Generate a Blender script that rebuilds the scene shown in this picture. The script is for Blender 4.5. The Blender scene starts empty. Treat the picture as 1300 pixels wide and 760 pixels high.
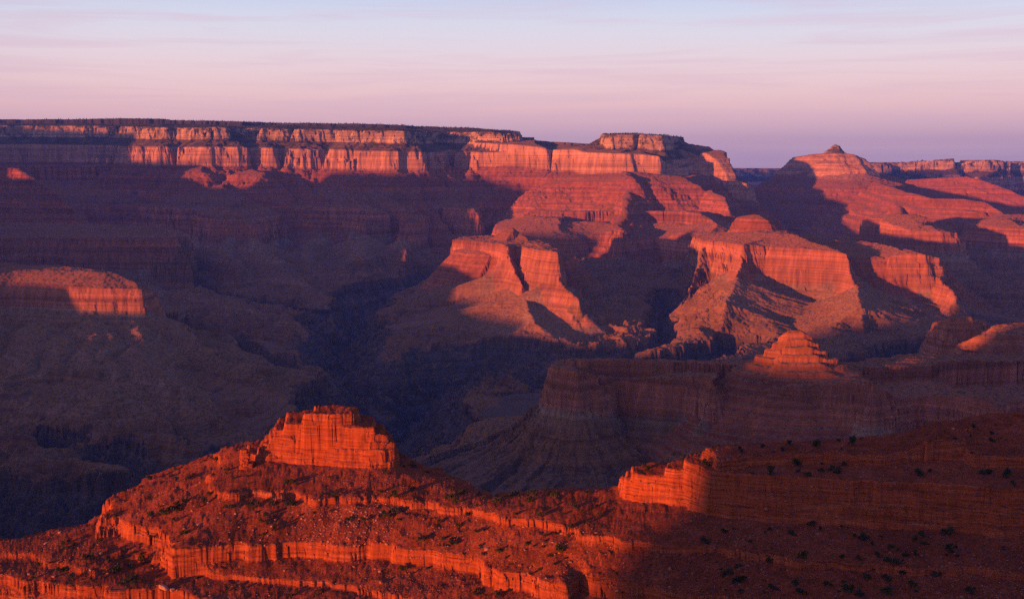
import bpy, bmesh, math, random
import numpy as np
from math import radians, sin, cos, tan
from mathutils import Vector
from concurrent.futures import ThreadPoolExecutor

# ------------------------------------------------------------------ camera
F = 1460.0                       # focal length in pixels of a 1300 px wide picture
CX, CY, HZ = 650.0, 380.0, 207.0
PITCH = math.atan((CY - HZ) / F)
scene = bpy.context.scene
cam_data = bpy.data.cameras.new("camera")
cam_data.sensor_fit = 'HORIZONTAL'
cam_data.sensor_width = 36.0
cam_data.lens = 36.0 * F / 1300.0
cam_data.clip_start = 1.0
cam_data.clip_end = 200000.0
cam = bpy.data.objects.new("camera", cam_data)
scene.collection.objects.link(cam)
cam.location = (0, 0, 0)
cam.rotation_euler = (radians(90) - PITCH, 0, 0)
scene.camera = cam

# ------------------------------------------------------------------ light
SUN_EL = radians(3.2)
SUN_AZ = radians(40)             # light travels towards (sin, cos) of this: away from the camera and to the right
world = bpy.data.worlds.new("World")
scene.world = world
world.use_nodes = True
wn, wl = world.node_tree.nodes, world.node_tree.links
wn.clear()
w_out = wn.new('ShaderNodeOutputWorld')
w_bg = wn.new('ShaderNodeBackground')
w_bg.inputs['Strength'].default_value = 0.15
w_sky = wn.new('ShaderNodeTexSky')
w_sky.sky_type = 'NISHITA'
w_sky.sun_disc = False
w_sky.sun_elevation = SUN_EL
w_sky.sun_rotation = radians(180 + 40)
w_sky.altitude = 2200
w_sky.air_density = 1.0
w_sky.dust_density = 1.5
w_sky.ozone_density = 2.5
# twilight colours of the sky away from the sun: lilac belt, rose above it, pale blue overhead
w_tc = wn.new('ShaderNodeTexCoord')
w_sep = wn.new('ShaderNodeSeparateXYZ')
wl.new(w_tc.outputs['Generated'], w_sep.inputs[0])
w_ramp = wn.new('ShaderNodeValToRGB')
w_ramp.color_ramp.interpolation = 'B_SPLINE'
SKY = [(0.00, (0.37, 0.24, 0.36)), (0.012, (0.44, 0.27, 0.37)), (0.040, (0.60, 0.35, 0.37)), (0.066, (0.63, 0.42, 0.42)),
       (0.098, (0.56, 0.48, 0.52)), (0.14, (0.42, 0.48, 0.59)), (0.26, (0.11, 0.17, 0.44)), (1.0, (0.03, 0.075, 0.32))]
cr = w_ramp.color_ramp
cr.elements[0].position, cr.elements[0].color = SKY[0][0], (*SKY[0][1], 1)
cr.elements[1].position, cr.elements[1].color = SKY[-1][0], (*SKY[-1][1], 1)
for p_, c_ in SKY[1:-1]:
    e_ = cr.elements.new(p_); e_.color = (*c_, 1)
wl.new(w_sep.outputs['Z'], w_ramp.inputs['Fac'])
# thin streaks of cirrus
w_map = wn.new('ShaderNodeMapping')
w_map.inputs['Scale'].default_value = (2.0, 2.0, 38.0)
w_map.inputs['Rotation'].default_value = (0.0, 0.045, 0.0)
wl.new(w_tc.outputs['Generated'], w_map.inputs[0])
w_noise = wn.new('ShaderNodeTexNoise')
w_noise.inputs['Scale'].default_value = 2.3
w_noise.inputs['Detail'].default_value = 7
w_noise.inputs['Roughness'].default_value = 0.56
w_noise.inputs['Distortion'].default_value = 0.5
wl.new(w_map.outputs[0], w_noise.inputs['Vector'])
w_mr = wn.new('ShaderNodeMapRange')
w_mr.inputs['From Min'].default_value = 0.47
w_mr.inputs['From Max'].default_value = 0.64
w_mr.inputs['To Max'].default_value = 0.33
wl.new(w_noise.outputs['Fac'], w_mr.inputs['Value'])
w_cl = wn.new('ShaderNodeMixRGB')
w_cl.inputs[2].default_value = (0.50, 0.32, 0.40, 1)
wl.new(w_mr.outputs[0], w_cl.inputs[0])
wl.new(w_ramp.outputs[0], w_cl.inputs[1])
# the afterglow round the setting sun, behind the camera
w_dot = wn.new('ShaderNodeVectorMath'); w_dot.operation = 'DOT_PRODUCT'
w_dot.inputs[1].default_value = (-sin(SUN_AZ), -cos(SUN_AZ), 0.05)
wl.new(w_tc.outputs['Generated'], w_dot.inputs[0])
w_gl = wn.new('ShaderNodeMapRange'); w_gl.interpolation_type = 'SMOOTHSTEP'
w_gl.inputs['From Min'].default_value = 0.1; w_gl.inputs['From Max'].default_value = 1.0; w_gl.inputs['To Max'].default_value = 1.0
wl.new(w_dot.outputs['Value'], w_gl.inputs['Value'])
w_glow = wn.new('ShaderNodeMixRGB'); w_glow.blend_type = 'ADD'
w_glow.inputs[2].default_value = (0.27, 0.17, 0.17, 1)
wl.new(w_gl.outputs[0], w_glow.inputs[0])
SKY_GAIN = 5.75
w_gain = wn.new('ShaderNodeMixRGB'); w_gain.blend_type = 'MULTIPLY'; w_gain.inputs[0].default_value = 1.0
w_gain.inputs[2].default_value = (SKY_GAIN, SKY_GAIN, SKY_GAIN, 1)
# added dimming and blue tint on the sky behind the camera, deepening the shade
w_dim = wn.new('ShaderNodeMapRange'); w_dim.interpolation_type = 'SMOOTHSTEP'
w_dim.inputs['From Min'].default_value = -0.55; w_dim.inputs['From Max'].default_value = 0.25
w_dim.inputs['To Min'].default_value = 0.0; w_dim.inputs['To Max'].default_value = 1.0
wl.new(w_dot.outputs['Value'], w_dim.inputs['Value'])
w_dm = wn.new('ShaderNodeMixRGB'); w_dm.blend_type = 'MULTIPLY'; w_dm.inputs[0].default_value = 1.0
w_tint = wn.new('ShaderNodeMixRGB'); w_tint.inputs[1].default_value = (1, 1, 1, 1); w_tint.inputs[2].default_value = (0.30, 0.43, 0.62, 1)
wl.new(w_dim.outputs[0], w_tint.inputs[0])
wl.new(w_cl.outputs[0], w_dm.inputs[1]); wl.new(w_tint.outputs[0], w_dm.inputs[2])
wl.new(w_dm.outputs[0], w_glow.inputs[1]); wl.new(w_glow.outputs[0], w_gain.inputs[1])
w_mix = wn.new('ShaderNodeMixRGB')
w_mix.inputs[0].default_value = 0.94
wl.new(w_sky.outputs[0], w_mix.inputs[1])
wl.new(w_gain.outputs[0], w_mix.inputs[2])
wl.new(w_mix.outputs[0], w_bg.inputs['Color'])
wl.new(w_bg.outputs[0], w_out.inputs['Surface'])

sun_d = bpy.data.lights.new("sun", 'SUN')
sun_d.energy = 5.0
sun_d.angle = radians(0.9)
sun_d.color = (1.0, 0.27, 0.052)
sun = bpy.data.objects.new("sun", sun_d)
scene.collection.objects.link(sun)
sun.rotation_euler = (radians(90) - SUN_EL, 0, -SUN_AZ)   # -Z of the lamp points along the light
scene.view_settings.view_transform = 'Standard'
scene.view_settings.look = 'None'
scene.view_settings.gamma = 1.0
scene.view_settings.use_curve_mapping = False
scene.view_settings.exposure = 0.9
scene.cycles.use_denoising = False
scene.cycles.max_bounces = 4
scene.cycles.diffuse_bounces = 2
scene.cycles.volume_bounces = 0
scene.cycles.use_adaptive_sampling = True

# ------------------------------------------------------------------ helpers
def P(px, py, d):
    """a point seen at picture position px,py and lying d metres away along y"""
    u, v = (px - CX) / F, (CY - py) / F
    dy = cos(PITCH) + v * sin(PITCH)
    dz = -sin(PITCH) + v * cos(PITCH)
    return np.array([u / dy * d, d, dz / dy * d])

def PZ(px, py, z):
    """the point of the picture ray that lies at height z"""
    p = P(px, py, 1.0)
    return p * (z / p[2])

def spectral(n, beta, seed, lo=1):
    r = np.random.default_rng(seed)
    f = np.fft.fftfreq(n) * n
    k = np.sqrt(f[:, None] ** 2 + f[None, :] ** 2)
    k[0, 0] = 1
    a = k ** (-beta)
    a[k < lo] = 0
    s = np.fft.ifft2(a * np.exp(2j * np.pi * r.random((n, n)))).real
    s -= s.mean(); s /= s.std()
    return s.astype(np.float32)

TN = 1024
T1 = spectral(TN, 1.8, 1, 3)
T2 = spectral(TN, 1.8, 2, 3)
T3 = spectral(TN, 1.25, 3, 8)
T4 = spectral(TN, 1.25, 4, 8)
T5 = spectral(TN, 2.4, 5, 26)      # evenly spaced rills

def smp(T, u, v):
    n = T.shape[0]
    u = np.asarray(u); v = np.asarray(v)
    iu = np.floor(u).astype(np.int64); iv = np.floor(v).astype(np.int64)
    fu = (u - iu).astype(np.float32); fv = (v - iv).astype(np.float32)
    iu &= n - 1; iv &= n - 1
    iu1 = (iu + 1) & (n - 1); iv1 = (iv + 1) & (n - 1)
    return ((T[iu, iv] * (1 - fu) + T[iu1, iv] * fu) * (1 - fv) + (T[iu, iv1] * (1 - fu) + T[iu1, iv1] * fu) * fv)

def smooth(e0, e1, x):
    t = np.clip((x - e0) / (e1 - e0), 0, 1)
    return t * t * (3 - 2 * t)

def parallel(fun, x, y):
    """the same function over slices of the points, on all cores"""
    sh = np.shape(x); xf = np.ravel(x); yf = np.ravel(y)
    n = max(1, min(64, len(xf) // 40000))
    cuts = np.array_split(np.arange(len(xf)), n)
    with ThreadPoolExecutor(4) as ex:
        parts = list(ex.map(lambda c: fun(xf[c], yf[c]), cuts))
    return tuple(np.concatenate([p[k] for p in parts]).reshape(sh) for k in range(3))

def poly_field(x, y, pts, closed):
    """distance (negative inside when closed), height at the nearest point, arc length there, direction angle"""
    P3 = [[float(c) for c in p] for p in pts]
    n = len(P3)
    x = x.astype(np.float32); y = y.astype(np.float32)
    f32 = np.float32
    best = np.full(x.shape, 1e18, f32); zn = np.zeros(x.shape, f32); tt = np.zeros(x.shape, f32)
    nx = np.zeros(x.shape, f32); ny = np.zeros(x.shape, f32)
    ins = np.zeros(x.shape, bool)
    acc = 0.0
    for i in range(n if closed else n - 1):
        a = P3[i]; b = P3[(i + 1) % n]
        ex, ey = b[0] - a[0], b[1] - a[1]
        L2 = ex * ex + ey * ey + 1e-9
        wx = x - a[0]; wy = y - a[1]
        t = np.clip((wx * ex + wy * ey) / L2, 0, 1)
        qx = wx - t * ex; qy = wy - t * ey
        d2 = qx * qx + qy * qy
        m = d2 < best
        best = np.where(m, d2, best)
        zn = np.where(m, a[2] + (b[2] - a[2]) * t, zn)
        tt = np.where(m, acc + t * math.sqrt(L2), tt)
        nx = np.where(m, qx, nx); ny = np.where(m, qy, ny)
        acc += math.sqrt(L2)
        if closed:
            c = ((a[1] > y) != (b[1] > y))
            if abs(ey) > 1e-9:
                ins ^= c & (x < ex * (y - a[1]) / ey + a[0])
    d = np.sqrt(best).astype(float); zn = zn.astype(float); tt = tt.astype(float)
    ang = np.arctan2(ny, nx)
    d = np.where(ins, -d, d)
    return d, zn, tt, ang

# ------------------------------------------------------------------ rock column: (thickness m, slope degrees)
COLUMN = [(84, 66), (56, 27), (50, 78), (5, 40), (70, 78), (70, 31)]
for i_ in range(8):
    COLUMN += [(16, 70), (21.5, 31)]
COLUMN += [(30, 34), (18, 60), (36, 81), (6, 38), (44, 80), (7, 36), (62, 80), (5, 40)]
for i_ in range(3):
    COLUMN += [(14, 62), (18, 34)]
COLUMN += [(70, 28), (70, 20), (80, 14), (2000, 10)]
KAIBAB, TOROWEAP, COCONINO, HERMIT, SUPAI, SUPAI_MID, REDWALL, MUAV, SHALE = 0, 84, 140, 265, 335, 485, 683, 843, 940

def profile(s0, k, h):
    d, z, s = [0.0], [0.0], [float(s0)]
    top = 0.0
    for th, an in COLUMN:
        bot = top + th
        if bot > s0 + 1e-6:
            t = bot - max(top, s0)
            d.append(d[-1] + t * k / tan(radians(an)) * h)
            z.append(z[-1] + t * k)
            s.append(bot)
        top = bot
    return np.array(d), np.array(z), np.array(s)

FEATS = []
LANDS = []
def land(name, label, category):
    LANDS.append((name, label, category))
def feat(name, pts, s0, k=1.0, h=1.0, closed=True, rise=0.0, rise_max=0.0, rough=1.0, gul=1.0, slope=None, reach=None, world_pts=False):
    p = np.array(pts if world_pts else [P(a, b, c * 1000.0) for a, b, c in pts])
    if slope is None:
        pd, pz, ps = profile(s0, k, h)
    else:                                             # simple ridge: list of (distance, drop)
        pd = np.array([0.0] + [a for a, b in slope]); pz = np.array([0.0] + [b for a, b in slope])
        ps = s0 + pz / k
    if slope is not None and slope[-1][1] < 380:
        pd = np.append(pd, pd[-1] + 1500); pz = np.append(pz, pz[-1] + 1500); ps = np.append(ps, ps[-1])
    zmin = p[:, 2].min() + 1250
    if reach is None:
        reach = float(np.interp(min(zmin, pz[-1]), pz, pd)) + 200
        reach = min(reach, 3500)
    FEATS.append(dict(name=name, land=len(LANDS) - 1, p=p, pd=pd, pz=pz, ps=ps, s0=s0, k=k, closed=closed, rise=tan(radians(rise)),
                      rise_max=rise_max, rough=rough, gul=gul, reach=reach, simple=slope is not None))

# --- the north rim, its promontories and the walls below it
land('plateau', 'flat forested plateau with pale cliff bands along the left skyline', 'plateau')
feat('plateau', [(-700, 159.2, 16.5), (-420, 159.2, 14.9), (-260, 159.2, 14.5), (-120, 159.2, 14.9), (0, 160.2, 14.3), (60, 160.2, 14.5), (110, 160.7, 14.2), (150, 161.2, 14.35),
     (166, 161.2, 13.9), (172, 161.2, 13.4), (205, 161.7, 13.25), (238, 162.2, 13.35), (262, 162.2, 13.15), (292, 162.2, 13.2), (300, 162.2, 13.9), (318, 163.2, 14.2), (328, 163.2, 13.6), (345, 163.2, 13.3),
     (372, 163.7, 13.3), (380, 163.7, 13.6), (392, 164.2, 13.25), (425, 165.2, 13.2), (470, 166.2, 13.05), (512, 167.2, 13.1), (524, 167.2, 13.3), (530, 167.2, 14.2), (560, 167.7, 14.4), (592, 168.2, 14.2),
     (604, 168.2, 13.75), (628, 169.2, 13.6), (640, 170.2, 13.8), (648, 169.2, 14.6), (640, 167.2, 17.0), (300, 161.2, 19.0), (-700, 158.2, 19.5)], KAIBAB, k=1.62, h=0.95, rise=8.0, rise_max=38, rough=1.45)
land('flat_topped_mesa', 'high flat topped mesa on the skyline with red stepped slopes under pale cliffs', 'mesa')
feat('plateau', [(600, 181, 13.65), (640, 183, 13.4), (662, 185, 13.3), (690, 188, 13.2), (697, 190, 13.35), (703, 190, 13.1), (722, 189, 13.05), (736, 193, 12.95),
     (768, 194, 12.75), (792, 195, 12.65), (818, 196, 12.7), (843, 199, 12.68), (852, 206, 12.85), (864, 213, 12.9), (880, 206, 14.2), (760, 190, 14.6), (600, 180, 15.0)],
     COCONINO, k=1.9, h=0.7, rise=6, rise_max=60, rough=0.55)
feat('mesa', [(759, 171, 13.35), (775, 171, 13.1), (800, 171, 13.15), (806, 171, 13.3), (813, 171, 13.1), (838, 172, 13.1), (842, 172, 13.6), (858, 174, 14.3), (862, 176, 14.7), (790, 171, 14.8), (762, 171, 14.1)],
     KAIBAB, k=2.0, h=0.62, rise=1, rise_max=15, rough=0.5)
feat('ridge', [(855, 180, 14.2), (876, 191, 14.0), (893, 195, 13.7), (905, 203, 13.5), (914, 215, 13.4), (921, 229, 13.3), (946, 233, 13.1), (952, 236, 14.0), (905, 209, 14.6), (870, 203, 14.8)],
     COCONINO, k=1.5, h=1.0, rise=1, rise_max=10, rough=0.45)
feat('mesa', [(762, 173, 13.7), (744, 182, 13.5), (724, 190, 13.4)], TOROWEAP, closed=False, slope=[(60, 30), (160, 90), (260, 150)], rough=0.3)
feat('mesa', [(858, 176, 14.2), (868, 184, 14.0), (886, 191, 13.9)], TOROWEAP, closed=False, slope=[(60, 30), (160, 90), (260, 150)], rough=0.3)
# supai steps below the mesa
feat('mesa', [(688, 237, 12.45), (722, 233, 12.3), (762, 232, 12.15), (786, 230, 11.95), (797, 227, 11.95), (812, 230, 12.1), (860, 234, 12.1), (900, 236, 12.15), (905, 240, 12.4), (903, 229, 13.4), (690, 230, 13.4)],
     SUPAI, k=1.5, h=1.05, rise=24, rise_max=90, rough=0.6)
feat('mesa', [(806, 222, 12.6), (795, 236, 12.0), (786, 252, 11.5), (780, 270, 11.1), (774, 288, 10.7)], SUPAI, k=1.5, h=1.0, closed=False, slope=[(60, 50), (90, 95), (200, 170), (230, 215), (420, 340), (440, 400)], rough=0.5)
feat('mesa', [(905, 242, 12.2), (914, 252, 11.6), (929, 268, 11.2), (933, 272, 11.6), (925, 250, 12.4)], SUPAI_MID, k=1.5, h=0.9, rise=10, rise_max=40, rough=0.5)
feat('mesa', [(628, 291, 11.6), (648, 292, 11.1), (664, 297, 10.8), (690, 302, 10.55), (722, 303, 10.5), (742, 301, 10.7), (765, 294, 10.6), (782, 292, 10.4), (796, 299, 10.6), (812, 302, 10.9), (830, 301, 10.7), (850, 297, 10.4),
     (884, 301, 10.2), (905, 300, 9.9), (940, 296, 10.2), (940, 280, 11.8), (640, 280, 12.2)], REDWALL, k=1.6, h=0.9, rise=16, rise_max=120, rough=0.7)
land('canyon_wall', 'shaded red stepped wall below the left plateau rim', 'canyon wall')
# walls under the rim: lit supai bench and redwall bench
feat('plateau', [(150, 230, 13.0), (196, 224, 12.9), (236, 218, 12.55), (262, 220, 12.5), (285, 224, 12.75), (300, 222, 12.5), (330, 226, 12.3), (360, 233, 12.35), (352, 226, 13.0), (316, 214, 13.4), (240, 208, 13.4), (170, 215, 13.6)],
     SUPAI, k=1.5, h=0.9, rise=16, rise_max=60, rough=0.8)
feat('plateau', [(-420, 262, 12.8), (-100, 262, 12.4), (0, 266, 12.1), (60, 268, 12.0), (90, 262, 12.5), (150, 262, 12.3), (190, 262, 12.4), (230, 264, 11.7), (262, 274, 11.1), (290, 281, 10.8), (326, 285, 10.75), (334, 276, 11.4), (352, 266, 12.2),
     (392, 264, 12.0), (430, 266, 11.6), (455, 272, 11.3), (470, 266, 12.0), (492, 268, 11.8), (505, 282, 11.2), (522, 288, 11.1), (530, 272, 12.0), (570, 262, 12.5), (596, 268, 12.0), (612, 276, 11.8), (622, 262, 12.6), (640, 252, 13.0),
     (640, 235, 14.0), (-420, 240, 14.6)], REDWALL, k=1.35, h=0.9, rise=20, rise_max=260, rough=1.2)
for sp in ([(440, 206, 13.2), (448, 228, 12.7), (462, 250, 12.2), (478, 268, 11.8)], [(508, 206, 13.2), (520, 232, 12.7), (534, 252, 12.2), (548, 270, 11.9)],
           [(380, 208, 13.2), (388, 232, 12.6), (404, 252, 12.1)], [(590, 205, 13.8), (600, 230, 13.2), (606, 252, 12.6)], [(160, 212, 13.4), (140, 240, 12.8), (150, 258, 12.3)], [(60, 208, 14.1), (30, 240, 13.2), (40, 262, 12.5)]):
    feat('plateau', sp, SUPAI, k=1.5, closed=False, slope=[(60, 40), (75, 80), (180, 140), (200, 190), (330, 260), (350, 310), (700, 480)], rough=1.0)
TALUS = [(35, 26), (120, 70), (330, 150), (700, 245), (1300, 360)]
for sp in ([(326, 300, 10.55), (344, 322, 10.0), (376, 350, 9.3), (410, 378, 8.6), (428, 396, 8.2)], [(290, 300, 10.6), (286, 320, 10.0), (300, 344, 9.3)], [(505, 302, 11.0), (516, 324, 10.3), (538, 346, 9.6), (556, 358, 9.2)],
           [(455, 296, 11.1), (462, 318, 10.4), (470, 340, 9.7), (482, 366, 8.9)], [(612, 298, 11.5), (606, 318, 10.7), (590, 340, 9.9)], [(392, 296, 11.6), (398, 316, 10.8), (404, 336, 10.1)]):
    feat('plateau', sp, MUAV, closed=False, slope=TALUS, rough=0.7, gul=1.3)
land('dark_spur', 'long dark spur and bench in shadow at the left edge', 'ridge')
# left dark spurs
feat('spur', [(-160, 196, 12.0), (-60, 204, 11.4), (20, 214, 11.0), (58, 242, 10.6), (100, 268, 10.35), (126, 291, 10.1)], SUPAI, k=1.5, closed=False, slope=[(50, 30), (65, 75), (150, 120), (170, 170), (300, 240), (320, 300), (700, 520), (1500, 800)], rough=0.9)
feat('spur', [(-300, 300, 9.2), (-60, 303, 9.1), (0, 304, 8.95), (60, 302, 9.1), (118, 304, 8.95), (190, 302, 9.05), (236, 301, 9.1), (246, 306, 9.35), (225, 292, 10.2), (-300, 285, 10.6)], REDWALL, k=1.55, h=0.9, rise=10, rise_max=60, rough=0.9)
for sp in ([(244, 345, 8.95), (262, 360, 8.5), (300, 380, 7.9), (352, 400, 7.4), (384, 412, 7.1)], [(120, 350, 8.8), (132, 372, 8.3)], [(180, 350, 8.9), (206, 376, 8.2), (236, 392, 7.8)]):
    feat('spur', sp, MUAV, closed=False, slope=TALUS, rough=0.6, gul=1.3)
land('notched_butte', 'sunlit red butte with a dark hollow in its front near the centre', 'butte')
# --- centre butte
feat('butte', [(581, 304.5, 8.56), (590, 305, 8.49), (612, 306.5, 8.36), (638, 309, 8.16), (645, 313, 7.85), (649, 312.5, 7.98), (655, 312, 8.05), (663, 312.5, 8.02), (668, 315, 7.75), (675, 317.5, 7.53), (690, 319, 7.43), (700, 320, 7.38), (706, 318, 7.55), (704, 312, 7.95),
     (690, 304, 8.5), (655, 300, 9.0), (620, 299, 9.0), (592, 301, 8.85)], REDWALL, k=1.6, h=0.85, rise=1.5, rise_max=10, rough=0.36)
feat('butte', [(634, 300, 8.5), (645, 293, 8.5), (653, 288, 8.5), (662, 294, 8.5), (682, 308, 8.3)], 336, closed=False, slope=[(40, 26), (160, 70), (320, 108)], rough=0.3)
feat('butte', [(645, 316, 7.87), (649, 336, 7.78), (655, 360, 7.5)], REDWALL, closed=False, slope=[(22, 60), (55, 115), (110, 165), (220, 215), (500, 290), (900, 370), (1700, 500)], rough=0.3)
feat('butte', [(655, 360, 7.65), (662, 379, 7.35), (664, 384, 7.2), (672, 408, 6.85), (682, 428, 6.5), (692, 440, 6.3)], MUAV, closed=False, slope=[(60, 32), (200, 80), (450, 150), (900, 250), (1700, 400)], rough=0.35)
feat('butte', [(696, 332, 7.42), (703, 349, 7.33), (712, 364, 7.22), (728, 379, 7.08)], REDWALL, closed=False, slope=[(22, 60), (55, 115), (110, 165), (220, 215), (500, 290), (900, 370), (1700, 500)], rough=0.3)
feat('butte', [(580, 338, 8.68), (572, 352, 8.6), (540, 370, 8.3), (500, 390, 7.9)], MUAV, closed=False, slope=[(60, 45), (330, 160), (700, 270), (1500, 460)], rough=0.5)
land('cliff_mesa', 'broad sunlit mesa with long red cliff and talus fans right of centre', 'mesa')
# --- right group of buttes
feat('mesa', [(884, 301, 9.2), (888, 304, 8.7), (905, 306, 8.5), (922, 308, 8.3), (938, 310, 7.95), (946, 311, 7.85), (970, 312, 7.95), (1000, 315, 7.8), (1040, 318, 7.7), (1070, 323, 7.6), (1076, 323, 7.85), (1086, 322, 8.06), (1108, 323, 8.12),
     (1124, 326, 7.98), (1132, 327, 7.82), (1152, 322, 7.82), (1176, 323, 7.8), (1192, 328, 7.88), (1200, 334, 8.3), (1198, 334, 8.9), (1150, 314, 9.4), (1060, 305, 9.5), (960, 300, 9.7), (890, 298, 10.0)], REDWALL, k=1.55, h=0.8, rise=9, rise_max=60, rough=0.42)
feat('butte', [(937, 277, 9.0), (955, 277, 8.85), (978, 280, 8.8), (990, 283, 8.9), (988, 280, 9.15), (965, 275, 9.3), (940, 275, 9.25)], SUPAI, k=1.0, h=0.55, rise=10, rise_max=25, rough=0.3)
feat('mesa', [(985, 298, 8.9), (1020, 312, 8.5), (1050, 308, 8.4), (1070, 304, 8.35), (1090, 309, 8.4), (1112, 316, 8.5)], 336, closed=False, slope=[(80, 30), (300, 70), (500, 95)], rough=0.4)
FIN = [(22, 60), (55, 115), (110, 165), (220, 215), (500, 290), (900, 370), (1700, 500)]
LOW = [(60, 32), (200, 80), (450, 150), (900, 250), (1700, 400)]
feat('mesa', [(943, 316, 7.88), (940, 332, 7.78), (934, 352, 7.55)], REDWALL, closed=False, slope=FIN, rough=0.3)
feat('mesa', [(935, 352, 7.55), (929, 373, 7.2), (926, 377, 7.1), (915, 394, 6.75), (890, 412, 6.4), (868, 424, 6.2)], MUAV, closed=False, slope=LOW, rough=0.35)
feat('mesa', [(1073, 326, 7.62), (1076, 345, 7.5), (1080, 362, 7.3)], REDWALL, closed=False, slope=FIN, rough=0.3)
feat('mesa', [(1080, 364, 7.3), (1090, 386, 6.9), (1094, 390, 6.8), (1112, 410, 6.4), (1125, 428, 6.1)], MUAV, closed=False, slope=LOW, rough=0.35)
feat('mesa', [(888, 306, 8.6), (882, 330, 8.4), (874, 354, 8.1), (868, 372, 7.7)], REDWALL, closed=False, slope=FIN, rough=0.35)
feat('mesa', [(1150, 376, 7.55), (1158, 390, 7.3), (1170, 402, 6.9)], MUAV, closed=False, slope=LOW, rough=0.35)
feat('mesa', [(1192, 350, 7.8), (1200, 360, 7.65), (1211, 371, 7.45), (1230, 387, 7.1)], REDWALL, closed=False, slope=FIN, rough=0.35)
land('pointed_temple', 'rounded half shaded dome with a small pointed summit on the right skyline', 'butte')
# --- the temple with the pointed summit
feat('temple', [(1052, 190, 15.64), (1060, 183, 15.69), (1066, 184, 15.74), (1072, 192, 15.69)], KAIBAB, k=1.0, closed=False, slope=[(35, 20), (100, 85), (190, 130), (300, 190)], rough=0.3)
feat('temple', [(1012, 199, 15.69), (1035, 195.5, 15.58), (1062, 194, 15.53), (1084, 195.5, 15.58), (1098, 201, 15.69)], COCONINO, k=1.9, closed=False, slope=[(40, 12), (110, 70), (150, 130), (270, 215), (310, 290), (560, 430), (900, 560), (1600, 900)], rough=0.5)
feat('temple', [(966, 238, 15.48), (1000, 236, 15.05), (1040, 240, 14.73), (1080, 240, 14.52), (1120, 238, 14.63), (1150, 236, 15.05), (1150, 228, 16.43), (966, 232, 16.75)], SUPAI, k=1.5, h=1.2, rise=18, rise_max=150, rough=0.8)
land('red_ridge_line', 'low sunlit red ridges stepping down to the right of the pointed dome', 'ridge')
feat('ridge', [(1110, 231, 14.2), (1132, 238, 13.2), (1145, 243, 12.8), (1180, 252, 12.4), (1232, 253, 12.2), (1262, 257, 12.1), (1300, 281, 11.9), (1340, 290, 11.8)], SUPAI, k=1.4, closed=False, slope=[(70, 50), (90, 85), (210, 140), (230, 175), (330, 220), (700, 480), (1500, 800)], rough=0.5)
feat('ridge', [(1130, 240, 13.2), (1138, 262, 12.5), (1142, 278, 12.0)], SUPAI, k=1.4, closed=False, slope=[(70, 50), (90, 85), (210, 140), (230, 175), (330, 220), (700, 480), (1500, 800)], rough=0.5)
feat('ridge', [(1160, 228, 15.4), (1230, 224, 15.2), (1262, 234, 15.0), (1300, 250, 14.7), (1360, 256, 14.5), (1500, 262, 14.5)], SUPAI, k=1.4, closed=False, slope=[(70, 50), (90, 85), (210, 140), (230, 175), (330, 220), (700, 480), (1500, 800)], rough=0.6)
feat('butte', [(1095, 277, 10.7), (1124, 278, 10.5), (1130, 285, 10.1), (1155, 293, 9.9), (1190, 294, 9.8), (1212, 296, 9.9), (1218, 304, 10.2), (1200, 288, 10.7), (1130, 274, 11.2)], REDWALL, k=1.1, h=0.9, rise=12, rise_max=40, rough=0.5)
feat('ridge', [(1228, 285, 11.3), (1260, 287, 11.0), (1300, 292, 10.8), (1420, 302, 10.8), (1600, 305, 10.8), (1600, 280, 12.4), (1240, 277, 12.4)], REDWALL, k=1.3, h=0.9, rise=10, rise_max=60, rough=0.7)
land('far_rim', 'faint pink cliff line farthest away on the right horizon', 'cliffs')
# --- far rims
feat('rim', [(1085, 214, 22.14), (1110, 208, 21.73), (1130, 209, 21.32), (1160, 206, 21.73), (1190, 203, 21.32), (1202, 201, 21.32), (1218, 206, 21.73), (1240, 208, 21.32), (1262, 203, 21.32), (1300, 205, 21.65), (1500, 204, 21.32), (1800, 204, 21.32), (1800, 202, 27.88), (1090, 210, 27.06)], KAIBAB, k=2.0, h=1.0, rise=0, rise_max=0, rough=3.5)
feat('rim', [(700, 216, 27.88), (920, 214.5, 27.20), (960, 215, 26.86), (985, 216, 27.20), (1100, 215, 27.88), (1400, 214, 27.88), (1400, 213.5, 29.92), (700, 213.5, 29.92)], KAIBAB, k=2.0, h=1.3, rough=2.5)
land('flat_butte', 'flat topped butte at the left edge with its cliff half sunlit above a shaded apron', 'butte')
# --- left butte
_k = 1.105
feat('butte', [(x_, y_, d_ * _k) for x_, y_, d_ in [(-140, 356, 5.5), (-80, 358, 5.55), (-30, 360, 5.5), (10, 361, 5.55), (50, 362, 5.5), (86, 364, 5.42), (120, 366, 5.4), (152, 367, 5.42), (172, 368, 5.42), (186, 371, 5.5), (198, 380, 5.8), (188, 364, 6.2), (100, 352, 6.5), (-140, 352, 6.6)]], REDWALL, k=0.74, h=0.85, rise=19, rise_max=60, rough=0.26)
feat('butte', [(-160, 300, 6.3), (-90, 308, 6.4), (-40, 318, 6.5), (-6, 330, 6.5), (8, 345, 6.5)], SUPAI, closed=False, slope=[(15, 25), (30, 35), (45, 62), (80, 100), (110, 130)], rough=0.15)
feat('butte', [(188, 396, 6.1), (204, 408, 5.95), (224, 420, 5.8), (246, 433, 5.6)], MUAV, closed=False, slope=[(40, 22), (130, 55), (330, 130), (700, 230), (1500, 400)], rough=0.2)
feat('hill', [(246, 442, 5.6), (268, 444, 5.5), (300, 454, 5.4), (332, 459, 5.25), (372, 468, 5.15), (404, 474, 5.1)], SHALE, closed=False, slope=[(60, 14), (150, 45), (170, 62), (400, 120), (900, 200), (1500, 290)], rough=0.4)
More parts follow.
